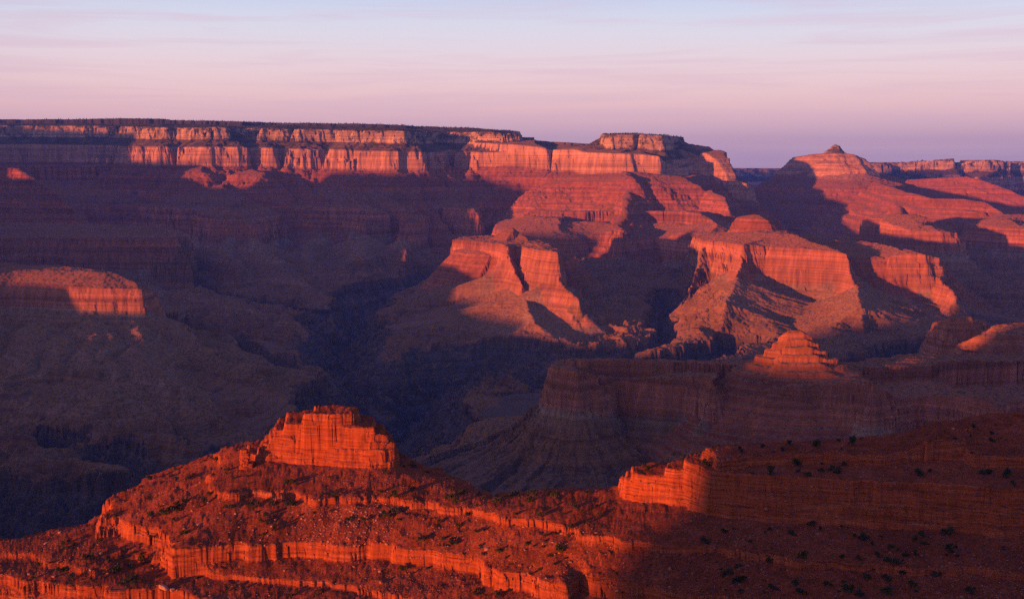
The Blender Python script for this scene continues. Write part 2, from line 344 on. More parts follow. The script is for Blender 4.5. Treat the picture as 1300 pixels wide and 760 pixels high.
for sp in ([(100, 404, 5.72), (110, 432, 5.3), (128, 466, 4.9), (146, 494, 4.65)], [(152, 405, 5.76), (178, 434, 5.35), (206, 466, 4.95), (232, 490, 4.75)], [(44, 406, 5.7), (34, 438, 5.3), (22, 476, 4.85)], [(-30, 404, 5.7), (-50, 446, 5.2)],
           [(126, 420, 5.5), (150, 452, 5.1), (172, 484, 4.8)], [(72, 424, 5.4), (78, 456, 5.05), (84, 492, 4.7)]):
    feat('butte', sp, MUAV, closed=False, slope=[(25, 10), (70, 34), (180, 84), (330, 140), (700, 230), (1300, 340)], rough=0.5, gul=1.3)
land('shaded_mesa', 'large shaded mesa with sheer front and a small glowing pyramid butte on top', 'mesa')
# --- middle mesa on the right with its small lit butte
feat('mesa', [(706, 459, 3.62), (710, 464, 3.5), (718, 468, 3.42), (724, 471, 3.36), (738, 470, 3.24), (762, 473, 3.19), (780, 480, 3.22), (786, 484, 3.36), (800, 484, 3.38), (830, 482, 3.34), (870, 480, 3.31), (905, 480, 3.22), (914, 485, 3.15), (922, 493, 3.14), (932, 493, 3.24),
     (960, 490, 3.22), (992, 488, 3.18), (1000, 492, 3.12), (1050, 488, 3.1), (1084, 484, 3.07), (1098, 486, 3.03), (1110, 494, 3.06), (1120, 500, 3.2), (1150, 500, 3.25), (1196, 498, 3.2), (1235, 505, 3.1), (1255, 512, 3.08), (1262, 520, 3.2), (1290, 508, 3.35), (1400, 500, 3.5),
     (1500, 470, 3.7), (1300, 452, 3.75), (1150, 450, 3.68), (1080, 458, 3.55), (940, 456, 3.52), (850, 456, 3.46), (760, 456, 3.46)], REDWALL, k=0.72, h=0.7, rise=3, rise_max=20, rough=0.42, gul=1.1)
feat('butte', [(990, 427, 3.31), (1000, 422, 3.3), (1018, 421.5, 3.3), (1030, 427, 3.31), (1031, 427, 3.35), (1016, 422, 3.37), (1002, 422, 3.37), (992, 426, 3.36)], SUPAI, k=0.5, slope=[(3, 12), (17, 17), (20, 31), (40, 38), (43, 52), (66, 60), (70, 74), (130, 100)], rise=20, rise_max=4, rough=0.16, gul=0.1)
feat('mesa', [(1150, 470, 4.4), (1168, 412, 4.4), (1185, 405, 4.3), (1220, 404, 4.3), (1246, 412, 4.4), (1236, 403, 4.8), (1180, 403, 4.8)][1:], REDWALL, k=0.9, h=1.5, rise=8, rise_max=15, rough=0.35)
feat('mesa', [(1213, 440, 3.95), (1232, 431, 3.85), (1268, 428, 3.8), (1330, 425, 3.8), (1420, 425, 3.8), (1420, 410, 4.4), (1240, 422, 4.25)], REDWALL, k=0.6, h=1.6, rise=8, rise_max=15, rough=0.3)
land('low_hill', 'low rounded hills and a small rock knob on the shaded canyon floor', 'hills')
# --- low ground: domes, knob
feat('hill', [(508, 575, 3.75), (530, 556, 3.9), (562, 541, 3.95), (620, 532, 3.9), (690, 528, 3.8)], SHALE, closed=False, slope=[(60, 8), (150, 34), (330, 90), (700, 190), (1200, 300)], rough=0.3, gul=0.4)
feat('hill', [(594.5, 489.5, 5.0), (602, 490, 5.0), (602, 490, 5.03), (594.5, 489.5, 5.03)], SHALE, slope=[(8, 36), (60, 52), (180, 80), (420, 140)], rough=0.05, gul=0.2)
feat('hill', [(545, 499, 4.95), (598, 500, 5.0), (645, 507, 5.05)], SHALE, closed=False, slope=[(60, 12), (160, 30), (420, 110)], rough=0.4, gul=0.5)

land('south_rim_and_shade_ridges', 'high canyon rim on the near side around the viewpoint, with unseen ridges added to cast shade', 'canyon rim')
# --- the land outside the frame on the side of the sun: the south rim the camera stands on, and unseen high land added and shaped to cast shade
def US(u, s_, z):
    """u km across the sunlight (to the right), s_ km along it, height z"""
    return np.array([(s_ * sin(SUN_AZ) + u * cos(SUN_AZ)) * 1000.0, (s_ * cos(SUN_AZ) - u * sin(SUN_AZ)) * 1000.0, z])
TE = tan(SUN_EL)
def skyline(s_, pairs):  # crest heights picked from where the shadows should fall
    return [US(u, s_, H - TE * s_ * 1000.0) for u, H in pairs]
OUT0 = len(FEATS)
feat('rim', [US(-0.16, -0.30, -2), (-40, 6, -2), (10, 5, -2), (400, -60, -2), (1500, -300, -2), (3500, -300, -2), (3500, -2500, 0), US(-0.16, -2.4, 0)], KAIBAB, world_pts=True, rough=0.15, gul=0.5)
feat('rim', [US(-0.562, -2.6, 50), US(-0.3, -2.55, 52), US(0.6, -2.5, 52), US(3.5, -2.4, 50), US(3.5, -6, 60), US(-0.562, -6, 60)], KAIBAB, slope=[(12, 200), (60, 500), (700, 1000)], world_pts=True, rough=0.02, gul=0.1)  # added block behind the camera; its edge is set to shade the right foreground
feat('ridge', skyline(-1.2, [(-0.80, -490), (-1.22, -420), (-1.33, -408), (-1.58, -408), (-1.64, -370), (-2.1, -300), (-2.38, -215), (-2.44, -300), (-2.5, -520), (-2.95, -640)]), SUPAI, closed=False, slope=[(36, 1), (60, 90), (300, 260), (900, 600)], world_pts=True, rough=0.05)  # added unseen ridge, crest shaped to shade the right middle ground
feat('ridge', skyline(0.9, [(-2.85, -800), (-2.95, -745), (-3.5, -735), (-4.2, -715), (-4.34, -705), (-4.4, -662), (-5.0, -652), (-5.05, -605), (-5.30, -597), (-5.60, -597), (-5.64, -474), (-5.9, -474), (-6.2, -480)]), SUPAI, closed=False, slope=[(36, 1), (80, 90), (300, 200), (900, 600)], world_pts=True, rough=0.05)  # added out-of-view crest that keeps the left butte's lower slopes in shade
feat('butte', skyline(2.35, [(-6.14, -480), (-6.2, -190), (-6.8, -180), (-7.05, -290)]), SUPAI, closed=False, slope=[(36, 1), (66, 90), (300, 260), (900, 600)], world_pts=True, rough=0.05)  # unseen crest put in to throw shade on the bench below the mesa
feat('temple', skyline(3.0, [(-7.9, -80), (-8.3, 275), (-8.8, 385), (-9.78, 375), (-9.88, 165), (-10.68, 150), (-10.8, 415), (-12.1, 445), (-12.2, 785), (-14.5, 840), (-17.0, 840)]), KAIBAB, closed=False, slope=[(36, 1), (60, 60), (160, 160), (500, 450), (1300, 1100)], world_pts=True, rough=0.15)  # unseen high land added; its crest steps place the shadow on the north rim

def W(px, d):
    return ((px - CX) / F * d * 1000.0, d * 1000.0, 0.0)
GORGE = [  # (path, bottom height, half width at the bottom)
    ([W(-700, 3.2), W(-300, 3.25), W(-100, 3.3), W(50, 3.3), W(190, 3.2), W(330, 3.45), W(420, 4.1), W(478, 4.9), W(500, 5.6), W(540, 6.2), W(600, 6.35), W(690, 6.0), W(790, 5.5), W(900, 5.1), W(1050, 5.0), W(1250, 5.2), W(1700, 5.4)], -1430, 40),
    ([W(496, 5.6), W(462, 6.4), W(436, 7.2), W(428, 7.9), W(455, 8.8), W(500, 9.6), W(560, 10.6)], -1330, 15),
    ([W(430, 7.6), W(380, 8.3), W(300, 8.8), W(220, 9.5)], -1180, 10),
    ([W(790, 5.5), W(845, 5.9), W(900, 6.25), W(940, 6.45)], -1260, 10),
    ([W(740, 5.8), W(790, 6.5), W(815, 7.2), W(838, 8.2), W(850, 9.2)], -1180, 10),
    ([W(190, 3.25), W(215, 3.7), W(150, 4.1), W(60, 4.4)], -1180, 10),
    ([W(330, 3.45), W(360, 3.85), W(345, 4.15), W(270, 4.3)], -1180, 10),
    ([W(1040, 5.0), W(1120, 5.6), W(1170, 6.2), W(1250, 6.8)], -1200, 10),
    ([W(478, 4.9), W(430, 5.5), W(370, 5.9), W(320, 6.4), W(270, 7.0)], -1150, 10),
]

def warp(x, y):
    wx = 120 * smp(T1, x / 9.0, y / 9.0)
    wy = 120 * smp(T2, x / 9.0 + 311, y / 9.0 + 77)
    wx2 = 14 * smp(T3, x / 3.1 + 50, y / 3.1)
    wy2 = 14 * smp(T4, x / 3.1, y / 3.1 + 90)
    return wx * .62, wy * .62, wx2 * .75, wy2 * .75

def base_height(x, y):
    n1 = smp(T1, x / 11.0 + 500, y / 11.0 + 20)
    n2 = smp(T3, x / 4.0 + 13, y / 4.0 + 400)
    z = -1045 + 120 * smooth(6500, 11500, y) + 24 * n1 + 3.0 * n2
    z += 75 * (0.35 - np.minimum(np.abs(smp(T2, x / 3.4 + 40, y / 3.4 + 611)), 1.3) * 0.8) + 13 * (0.5 - np.abs(smp(T5, x / 5.0 + 9, y / 5.0 + 71)))
    return z, np.full(x.shape, 985.0)

def gorge_cut(x, y, z, s):
    """the river gorge and its side canyons, cut into everything that lies low"""
    wx, wy, wx2, wy2 = warp(x, y)
    gx = x + wx * 0.9 + wx2 * 1.2; gy = y + wy * 0.9 + wy2 * 1.2
    for k_, (path, zb, hw) in enumerate(GORGE):
        P3 = np.array(path)
        lo = P3[:, :2].min(0) - 1500; hi = P3[:, :2].max(0) + 1500
        m = np.nonzero((x > lo[0]) & (x < hi[0]) & (y > lo[1]) & (y < hi[1]))[0]
        if not len(m):
            continue
        d, _, t, ang = poly_field(gx[m], gy[m], P3, False)
        g = smp(T3, t / 3.2 + 60 * ang, d / 16.0)
        g2 = np.abs(smp(T1, t / 3.6 + 25 * ang + 99, d / 30.0))
        dd = np.maximum(d - hw, 0) + (g * 3 + g2 * 50 - 22) * smooth(10, 180, d)
        dd = np.maximum(dd, 0)
        sl = 0.95
        top, lip0 = -1078.0, -1012.0
        dt = (top - zb) / sl
        d2 = dt + (lip0 - top) / 3.4
        wall = np.where(dd < dt, zb + dd * sl, np.minimum(top + (dd - dt) * 3.4, lip0 + np.maximum(dd - d2, 0) * 0.20))
        rill = np.maximum(dd - d2, 0)
        wall = wall + np.where(rill > 0, smooth(0, 150, rill) * (g2 - 0.6) * 26, 0)
        # beyond a kilometre the cut lets go
        zz = z[m]
        wall = wall + smooth(450, 1200, d) * 700 + 1.6 * np.maximum(zz + 900, 0) * smooth(60, 300, d)
        low = np.minimum(zz, wall)
        z[m] = low
        s[m] = np.where(low < zz - 0.5, np.where(wall < lip0 + 1, 1010 + np.maximum(lip0 - wall, 0), np.clip(985 - (wall - lip0) * 0.25, 940, 985)), s[m])
    return z, s

def height(x, y, feats=None):
    x = np.asarray(x, float); y = np.asarray(y, float)
    shape = x.shape
    x = x.ravel(); y = y.ravel()
    z, s = base_height(x, y)
    fid = np.full(x.shape, -1, np.int16)
    wx, wy, wx2, wy2 = warp(x, y)
    n_t = smp(T4, x / 6.0 + 700, y / 6.0 + 31)
    for i, f in enumerate(FEATS):
        p = f['p']
        lo = p[:, :2].min(0) - f['reach']; hi = p[:, :2].max(0) + f['reach']
        m = np.nonzero((x > lo[0]) & (x < hi[0]) & (y > lo[1]) & (y < hi[1]))[0]
        if len(m) == 0:
            continue
        r = f['rough']
        d, zn, t, ang = poly_field(x[m] + (wx[m] + wx2[m]) * r, y[m] + (wy[m] + wy2[m]) * r, p, f['closed'])
        # buttress and gully pattern running down the slope
        L = 2.6 + 3.0 * r
        tq = (t + 0.0) / L + ang * (163.0 / math.pi)
        g = smp(T3, tq, d / (L * 9.0) + 37 * i)
        gb = np.abs(smp(T1, tq * 0.35 + 211, d / (L * 16.0) + 91 * i))
        do = np.maximum(d, 0)
        amp = f['gul'] * (0.35 + 0.65 * min(1.0, r * 1.6))
        de = do + amp * (g * 5.0 * smooth(0, 25, do) + (gb - 0.55) * 30 * smooth(20, 260, do) * 1.0)
        Lf = 0.5 + 1.3 * r
        fl = np.abs(smp(T5, t / Lf + ang * (163.0 / math.pi) * 3 + 77 * i, do / (Lf * 40.0)))
        flm = np.clip(0.55 + 0.7 * smp(T1, t / 3.0 + 19 * i, do * 0 + 33.0), 0.05, 1.4)
        de = de + min(r * 1.5, 1.0) * 9.0 * flm * (0.55 - np.minimum(fl, 1.3)) * smooth(0, 12, do) * (1 - smooth(60, 300, do))
        de = np.maximum(de, 0)
        drop = np.interp(de, f['pd'], f['pz'])
        st = np.interp(de, f['pd'], f['ps'])
        if f['simple'] and f['s0'] in (SUPAI, SUPAI_MID):
            stp = 37.5 * f['k']
            q_ = drop / stp; fq = q_ - np.floor(q_)
            drop = stp * (np.floor(q_) + 0.25 * fq + 0.75 * smooth(0.45, 0.8, fq))
        # gullies cut into the talus
        tal = smooth(MUAV, SHALE + 60, st) if f['s0'] < MUAV else smooth(40, 300, do)
        L2 = 1.9 + 2.0 * r
        r1 = np.abs(smp(T5, t / L2 + ang * (163.0 / math.pi) * 2, do / (L2 * 22.0) + 53 * i))
        r2 = np.abs(smp(T5, t / (L2 * 3.6) + ang * (163.0 / math.pi) * 0.5 + 400, do / (L2 * 60.0) + 71 * i))
        drop = drop + amp * tal * L2 * ((1 - np.minimum(r1 * 1.2, 1)) * 3.2 + (1 - np.minimum(r2 * 1.2, 1)) * 11.0 + g * 0.7)
        up = np.minimum(np.maximum(-d, 0) * f['rise'], f['rise_max'])
        up = up * (1 + 0.03 * n_t[m])
        zf = zn - drop + up
        st = np.where(d < 0, f['s0'] - up / f['k'], st)
        zc = z[m]
        k = 14.0
        floor = fid[m] < 0
        hh = np.clip(0.5 + 0.5 * (zf - zc) / k, 0, 1)
        sm = zc * (1 - hh) + zf * hh + k * hh * (1 - hh)
        znew = np.where(floor, sm, np.maximum(zf, zc))
        win = zf > zc
        z[m] = znew
        s[m] = np.where(win, st, s[m])
        fid[m] = np.where(win, i, fid[m])
    zk, sk = z.copy(), s.copy()
    z, s = gorge_cut(x, y, z, s)
    z = np.where(fid >= OUT0, zk, z); s = np.where(fid >= OUT0, sk, s)
    # fine relief: ledgy breaks everywhere
    z = z + 1.6 * smp(T4, x / 1.7, y / 1.7) * smooth(300, 700, s)
    return z.reshape(shape), s.reshape(shape), fid.reshape(shape)

# ------------------------------------------------------------------ materials
def new_mat(name):
    m = bpy.data.materials.new(name)
    m.use_nodes = True
    m.node_tree.nodes.clear()
    return m, m.node_tree.nodes, m.node_tree.links

def ramp_node(nodes, stops, interp='LINEAR'):
    r = nodes.new('ShaderNodeValToRGB')
    c = r.color_ramp
    c.interpolation = interp
    c.elements[0].position, c.elements[0].color = stops[0][0], (*stops[0][1], 1)
    c.elements[1].position, c.elements[1].color = stops[-1][0], (*stops[-1][1], 1)
    for p_, col in stops[1:-1]:
        e = c.elements.new(p_); e.color = (*col, 1)
    return r

def math_node(nodes, links, op, a, b=None, c=None):
    n = nodes.new('ShaderNodeMath'); n.operation = op
    for i, v in enumerate((a, b, c)):
        if v is None: continue
        if isinstance(v, (int, float)): n.inputs[i].default_value = v
        else: links.new(v, n.inputs[i])
    return n.outputs[0]

def noise_node(nodes, links, vec, scale, detail, rough=0.55, dist=0.0):
    n = nodes.new('ShaderNodeTexNoise')
    n.inputs['Scale'].default_value = scale; n.inputs['Detail'].default_value = detail
    n.inputs['Roughness'].default_value = rough; n.inputs['Distortion'].default_value = dist
    links.new(vec, n.inputs['Vector'])
    return n.outputs['Fac']

def scaled(nodes, links, vec, s):
    n = nodes.new('ShaderNodeVectorMath'); n.operation = 'MULTIPLY'
    n.inputs[1].default_value = s
    links.new(vec, n.inputs[0])
    return n.outputs[0]

def mix(nodes, links, fac, a, b, blend='MIX'):
    n = nodes.new('ShaderNodeMixRGB'); n.blend_type = blend
    for i, v in enumerate((fac, a, b)):
        if isinstance(v, (int, float)): n.inputs[i].default_value = v
        elif isinstance(v, tuple): n.inputs[i].default_value = (*v, 1)
        else: links.new(v, n.inputs[i])
    return n.outputs[0]

def map_range(nodes, links, v, a, b, c=0.0, d=1.0):
    n = nodes.new('ShaderNodeMapRange')
    n.inputs[1].default_value = a; n.inputs[2].default_value = b; n.inputs[3].default_value = c; n.inputs[4].default_value = d
    links.new(v, n.inputs[0])
    return n.outputs[0]

def canyon_material():
    m, N, L = new_mat("canyon_rock")
    out = N.new('ShaderNodeOutputMaterial'); b = N.new('ShaderNodeBsdfDiffuse')
    b.inputs['Roughness'].default_value = 1.0
    geo = N.new('ShaderNodeNewGeometry'); pos = geo.outputs['Position']
    at = N.new('ShaderNodeAttribute'); at.attribute_name = 'strat'
    nz = noise_node(N, L, scaled(N, L, pos, (1/900., 1/900., 1/160.)), 1.0, 5)
    sj = math_node(N, L, 'ADD', at.outputs['Fac'], math_node(N, L, 'MULTIPLY_ADD', nz, 24.0, -12.0))
    sn = math_node(N, L, 'DIVIDE', sj, 1500.0)
    q = lambda v: v / 1500.0
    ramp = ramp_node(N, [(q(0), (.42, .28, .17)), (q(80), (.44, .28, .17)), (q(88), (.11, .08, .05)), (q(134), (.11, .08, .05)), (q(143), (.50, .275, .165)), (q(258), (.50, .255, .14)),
                         (q(275), (.28, .11, .06)), (q(340), (.32, .11, .055)), (q(480), (.36, .125, .06)), (q(600), (.33, .12, .06)), (q(670), (.34, .125, .065)), (q(700), (.42, .16, .08)),
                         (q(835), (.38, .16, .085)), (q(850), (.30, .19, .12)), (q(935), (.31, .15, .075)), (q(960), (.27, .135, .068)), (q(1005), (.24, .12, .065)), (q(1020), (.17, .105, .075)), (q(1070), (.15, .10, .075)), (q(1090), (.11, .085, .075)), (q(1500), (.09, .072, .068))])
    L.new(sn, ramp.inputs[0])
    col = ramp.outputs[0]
    # thin beds
    bed = noise_node(N, L, scaled(N, L, pos, (1/2600., 1/2600., 1/15.)), 1.0, 4, 0.7)
    col = mix(N, L, 1.0, col, map_range(N, L, bed, 0.3, 0.7, 0.62, 1.3), 'MULTIPLY')
    bed2 = noise_node(N, L, scaled(N, L, pos, (1/3000., 1/3000., 1/55.)), 1.0, 3, 0.6)
    col = mix(N, L, 1.0, col, map_range(N, L, bed2, 0.3, 0.7, 0.72, 1.25), 'MULTIPLY')
    # vertical stain streaks
    stk = noise_node(N, L, scaled(N, L, pos, (1/40., 1/40., 1/220.)), 1.0, 4, 0.6)
    col = mix(N, L, 1.0, col, map_range(N, L, stk, 0.3, 0.7, 0.75, 1.22), 'MULTIPLY')
    # ledges and slopes carry soil and scrub
    nsep = N.new('ShaderNodeSeparateXYZ'); L.new(geo.outputs['Normal'], nsep.inputs[0])
    patch = noise_node(N, L, scaled(N, L, pos, (1/120., 1/120., 1/120.)), 1.0, 6, 0.65)
    flat = math_node(N, L, 'ADD', nsep.outputs['Z'], math_node(N, L, 'MULTIPLY_ADD', patch, 0.4, -0.2))
    fl = map_range(N, L, flat, 0.72, 0.9, 0, 0.72)
    soil = ramp_node(N, [(0.0, (.17, .12, .075)), (q(300), (.24, .10, .055)), (q(650), (.26, .115, .065)), (q(850), (.28, .125, .062)), (q(980), (.245, .122, .062)), (1.0, (.12, .09, .07))])
    L.new(sn, soil.inputs[0])
    col = mix(N, L, fl, col, soil.outputs[0])
    scr = noise_node(N, L, scaled(N, L, pos, (1/14., 1/14., 1/14.)), 1.0, 3, 0.7)
    upper = map_range(N, L, sn, q(80), q(140), 1.0, 0.0)
    scf = math_node(N, L, 'MULTIPLY', map_range(N, L, scr, 0.49, 0.60, 0, 0.8), map_range(N, L, flat, 0.6, 0.9, 0, 1))
    scf = math_node(N, L, 'MULTIPLY', scf, map_range(N, L, at.outputs['Fac'], 990, 1015, 1.0, 0.0))
    col = mix(N, L, scf, col, (.06, .065, .035))
    veg = noise_node(N, L, scaled(N, L, pos, (1/170., 1/170., 1/90.)), 1.0, 5, 0.7)
    uppr = map_range(N, L, at.outputs['Fac'], 120, 150, 1.0, 0.0)
    vf = math_node(N, L, 'MULTIPLY', map_range(N, L, veg, 0.47, 0.56, 0, 0.85), map_range(N, L, flat, 0.25, 0.45, 0, 1))
    wood = map_range(N, L, at.outputs['Fac'], -8, -2, 0.95, 0.0)
    vf = math_node(N, L, 'MAXIMUM', math_node(N, L, 'MULTIPLY', vf, uppr), wood)
    col = mix(N, L, vf, col, (.045, .045, .028))
    L.new(col, b.inputs['Color'])
    # relief
    h1 = noise_node(N, L, scaled(N, L, pos, (1/220., 1/220., 1/9.)), 1.0, 5, 0.65)
    h2 = noise_node(N, L, scaled(N, L, pos, (1/30., 1/30., 1/80.)), 1.0, 5, 0.6)
    hh = math_node(N, L, 'ADD', math_node(N, L, 'MULTIPLY', h1, 7.0), math_node(N, L, 'MULTIPLY', h2, map_range(N, L, nsep.outputs['Z'], 0.6, 0.9, 10.0, 2.5)))
    bp = N.new('ShaderNodeBump'); bp.inputs['Strength'].default_value = 0.8; bp.inputs['Distance'].default_value = 1.0
    L.new(hh, bp.inputs['Height']); L.new(bp.outputs[0], b.inputs['Normal'])
    L.new(b.outputs[0], out.inputs[0])
    return m

MAT_CANYON = canyon_material()

# ------------------------------------------------------------------ mesh from a grid of points
def grid_objects(X, Y, Z, attrs, owner, names, mat, extra=None):
    """owner: per-vertex key; each face goes to the owner of its first corner"""
    nr, nc = X.shape
    idx = np.arange(nr * nc).reshape(nr, nc)
    q = np.stack([idx[:-1, :-1], idx[:-1, 1:], idx[1:, 1:], idx[1:, :-1]], -1).reshape(-1, 4)
    if extra is not None:
        q = q[extra.ravel()]
    own = owner.ravel()[q].max(1)
    co = np.stack([X.ravel(), Y.ravel(), Z.ravel()], 1).astype(np.float32)
    made = {}
    for key in np.unique(own):
        fq = q[own == key]
        used, inv = np.unique(fq, return_inverse=True)
        me = bpy.data.meshes.new(names[key])
        me.vertices.add(len(used)); me.vertices.foreach_set('co', co[used].ravel())
        nl = fq.size
        me.loops.add(nl); me.loops.foreach_set('vertex_index', inv.ravel().astype(np.int32))
        me.polygons.add(len(fq))
        me.polygons.foreach_set('loop_start', np.arange(0, nl, 4, dtype=np.int32))
        for an, av in attrs.items():
            a = me.attributes.new(an, 'FLOAT', 'POINT')
            a.data.foreach_set('value', av.ravel()[used].astype(np.float32))
        me.update(calc_edges=True)
        me.polygons.foreach_set('use_smooth', np.ones(len(fq), bool))
        me.materials.append(mat)
        o = bpy.data.objects.new(names[key], me)
        scene.collection.objects.link(o)
        made[key] = o
    return made

def blur(a, n, axis):
    k = np.hanning(n + 2)[1:-1]; k /= k.sum()
    pad = [(0, 0)] * a.ndim; pad[axis] = (n // 2, n // 2)
    ap = np.pad(a, pad, mode='edge')
    return np.apply_along_axis(lambda v: np.convolve(v, k, 'valid'), axis, ap)

def adaptive_rows(cols_c, d_c, zc, nrows, cols_f, amb=0.02):
    """rows of depth for every fine column, denser where the picture shows more of the ground"""
    py = -zc / d_c[:, None] * F
    py = py                                           # larger = lower in the picture
    vis_edge = np.minimum.accumulate(py, axis=0)
    vis = py <= vis_edge + 1.5
    dpy = np.abs(np.diff(py, axis=0)); v = (vis[1:] | vis[:-1])
    steep = np.abs(np.diff(zc, axis=0)) / d_c[1:, None] * F
    w = np.where(v, dpy + 0.45 * steep, 0.06 * steep) + amb * F * (np.diff(np.log(d_c)))[:, None]
    w = blur(w, 31, 1); w = blur(w, 15, 1); w = blur(w, 5, 0)
    cum = np.vstack([np.zeros(len(cols_c)), np.cumsum(w, 0)])
    cum /= cum[-1]
    D = np.empty((nrows, len(cols_c)))
    tq = np.linspace(0, 1, nrows)
    for j in range(len(cols_c)):
        D[:, j] = np.interp(tq, cum[:, j], d_c)
    out = np.empty((nrows, len(cols_f)))
    for i in range(nrows):
        out[i] = np.interp(cols_f, cols_c, D[i])
    return out

Q = 1.0

# ------------------------------------------------------------------ far and middle canyon
def window(c0, c1, cstep, d0, d1, nd, fstep, nrows, hfun, amb=0.02):
    cc = np.arange(c0, c1 + 1, cstep)
    dc = np.exp(np.linspace(math.log(d0), math.log(d1), nd))
    Xc = (cc[None, :] - CX) / F * dc[:, None] / cos(PITCH)
    Yc = np.repeat(dc[:, None], len(cc), 1)
    zz = parallel(hfun, Xc, Yc)[0]
    cf = np.arange(c0, c1 + 1e-6, fstep)
    D = adaptive_rows(cc, dc, zz, nrows, cf, amb)
    X = (cf[None, :] - CX) / F * D / cos(PITCH)
    r = parallel(hfun, X, D)
    return X, D, r

XF, D, (zf, sf, ff) = window(-330, 1630, 5.0, 1750.0, 31000.0, 1700, 1.25, 1250, height)
names = {-1: 'canyon_floor'}
for i, l in enumerate(LANDS):
    names[i] = l[0]
land_of = np.array([f['land'] for f in FEATS] + [-1], np.int32)      # index -1 is the floor
def set_land(made):
    for k, o in made.items():
        o['kind'] = 'structure'
        if k >= 0:
            o['label'], o['category'] = LANDS[k][1], LANDS[k][2]
        else:
            o['label'], o['category'] = 'shaded canyon floor with winding inner gorge', 'canyon floor'
set_land(grid_objects(XF, D, zf, {'strat': sf}, land_of[ff], names, MAT_CANYON))

# ground and high land outside the frame
gx = np.arange(-17000, 9001, 50.0); gy = np.arange(-5000, 17001, 50.0)
GX, GY = np.meshgrid(gx, gy)
# keep clear of the wedge the fine ground covers and of the foreground ridge
xl = (-300 - CX) / F / cos(PITCH); xr = (1600 - CX) / F / cos(PITCH)
inw = (GX > xl * GY + 120) & (GX < xr * GY - 120) & (GY > 1900)
zo, so, fo = parallel(height, GX, GY)
keep = ~(inw[:-1, :-1] & inw[:-1, 1:] & inw[1:, :-1] & inw[1:, 1:])
okey = np.where(fo >= OUT0, len(LANDS) - 1, -1).astype(np.int32)
names[-1] = 'terrain'
for k, o in grid_objects(GX, GY, zo, {'strat': so}, okey, names, MAT_CANYON, extra=keep).items():
    o['kind'] = 'structure'
    o['label'], o['category'] = (LANDS[k][1], LANDS[k][2]) if k >= 0 else ('open canyon country beyond the edges of the view', 'terrain')

# ------------------------------------------------------------------ foreground ridge
def pz(z, pts):
    return [tuple(PZ(a, b, z)) for a, b in pts]
def wp(pts, z):
    return [((a - CX) / F * d, d, z) for a, d in pts]
CONT = []   # inner to outer: (polygons, height above the ledge, height at its foot, width of the step, roughness)
BUTTE_FRONT = [(304, 1286), (330, 1279), (362, 1273), (396, 1267), (408, 1261), (420, 1257), (440, 1254), (458, 1251), (480, 1252), (492, 1257), (499, 1266)]   # picture column, distance
BLOCK_FRONT = [(1500, 694), (1300, 683), (1240, 677), (1168, 672), (1127, 669), (1090, 668), (1060, 667), (1017, 665), (985, 664), (950, 659), (921, 655), (900, 652), (880, 646), (866, 640), (846, 637), (820, 634), (800, 631), (784, 627)]
def butte_bed(z, xl, xr, back):
    """one bed of the butte: the front of its foot cut to a width, set back a little"""
    xs = [a for a, b in BUTTE_FRONT]; ys = [b for a, b in BUTTE_FRONT]
    sel = [(xl, float(np.interp(xl, xs, ys)))] + [p for p in BUTTE_FRONT if xl + 4 < p[0] < xr - 4] + [(xr, float(np.interp(xr, xs, ys)))]
    fr = [((a - CX) / F * (b + back), b + back, z) for a, b in sel]
    return fr + wp([(xr - 3, 1330 - back * .5), (min(xr - 8, 470), 1355 - back), (400, 1385 - back), (max(xl + 8, 345), 1375 - back), (xl + 3, 1335 - back * .5)], z)
def block_bed(z, xmin, back):
    fr = []
    for a, b in BLOCK_FRONT:
        if a < xmin: continue
        p = PZ(a, b, -337); d = p[1] + back
        fr.append(((a - CX) / F * d, d, z))
    xs = [a for a, b in BLOCK_FRONT][::-1]; ys = [b for a, b in BLOCK_FRONT][::-1]
    p = PZ(xmin, float(np.interp(xmin, xs, ys)), -337); d = p[1] + back
    fr.append(((xmin - CX) / F * d, d, z))
    return wp([(1750, 950)], z) + fr + wp([(xmin + 1, d + 28), (xmin + 22, d + 50), (max(880, xmin + 40), 1184 - back * .5), (1000, 1196 - back * .5), (1150, 1230), (1300, 1300), (1750, 1500)], z)
CONT.append(([wp([(1750, 1050)], -275) + pz(-275, [(1500, 522), (1300, 541), (1240, 551), (1180, 562)]) + wp([(1190, 1195), (1300, 1248), (1750, 1440)], -275)], -267, -275, 25, 1.0))
CONT.append(([wp([(1750, 1000)], -293) + pz(-293, [(1500, 592), (1300, 591), (1238, 591), (1225, 582), (1150, 583), (1100, 586), (1040, 585), (1000, 587), (940, 590), (905, 591)]) + wp([(896, 1138), (930, 1152), (1000, 1166), (1100, 1182), (1200, 1215), (1300, 1268), (1750, 1470)], -293)], -285, -293, 3.5, 0.8))
CONT.append(([pz(-295, [(384, 540), (388, 541), (402, 541), (416, 542), (430, 541), (448, 540)]) + wp([(449, 1318), (430, 1328), (392, 1328), (383, 1312)], -295)], -280, -293, 3.0, 0.7))
for z_, ztop, xl, xr, bk, bxm in ((-303, -295.5, 350, 470, 13.0, 868), (-311, -303.3, 337, 484, 10.5, 846), (-318, -311.4, 331, 492, 8.0, 800), (-325, -318.3, 324, 497, 5.0, 790), (-331, -325.2, 320, 498, 3.0, 786), (-337, -331.2, 304, 499, 0.0, 784)):
    CONT.append(([butte_bed(z_, xl, xr, bk), block_bed(z_, bxm, bk * 0.9)], ztop, z_, 1.6, 0.75))
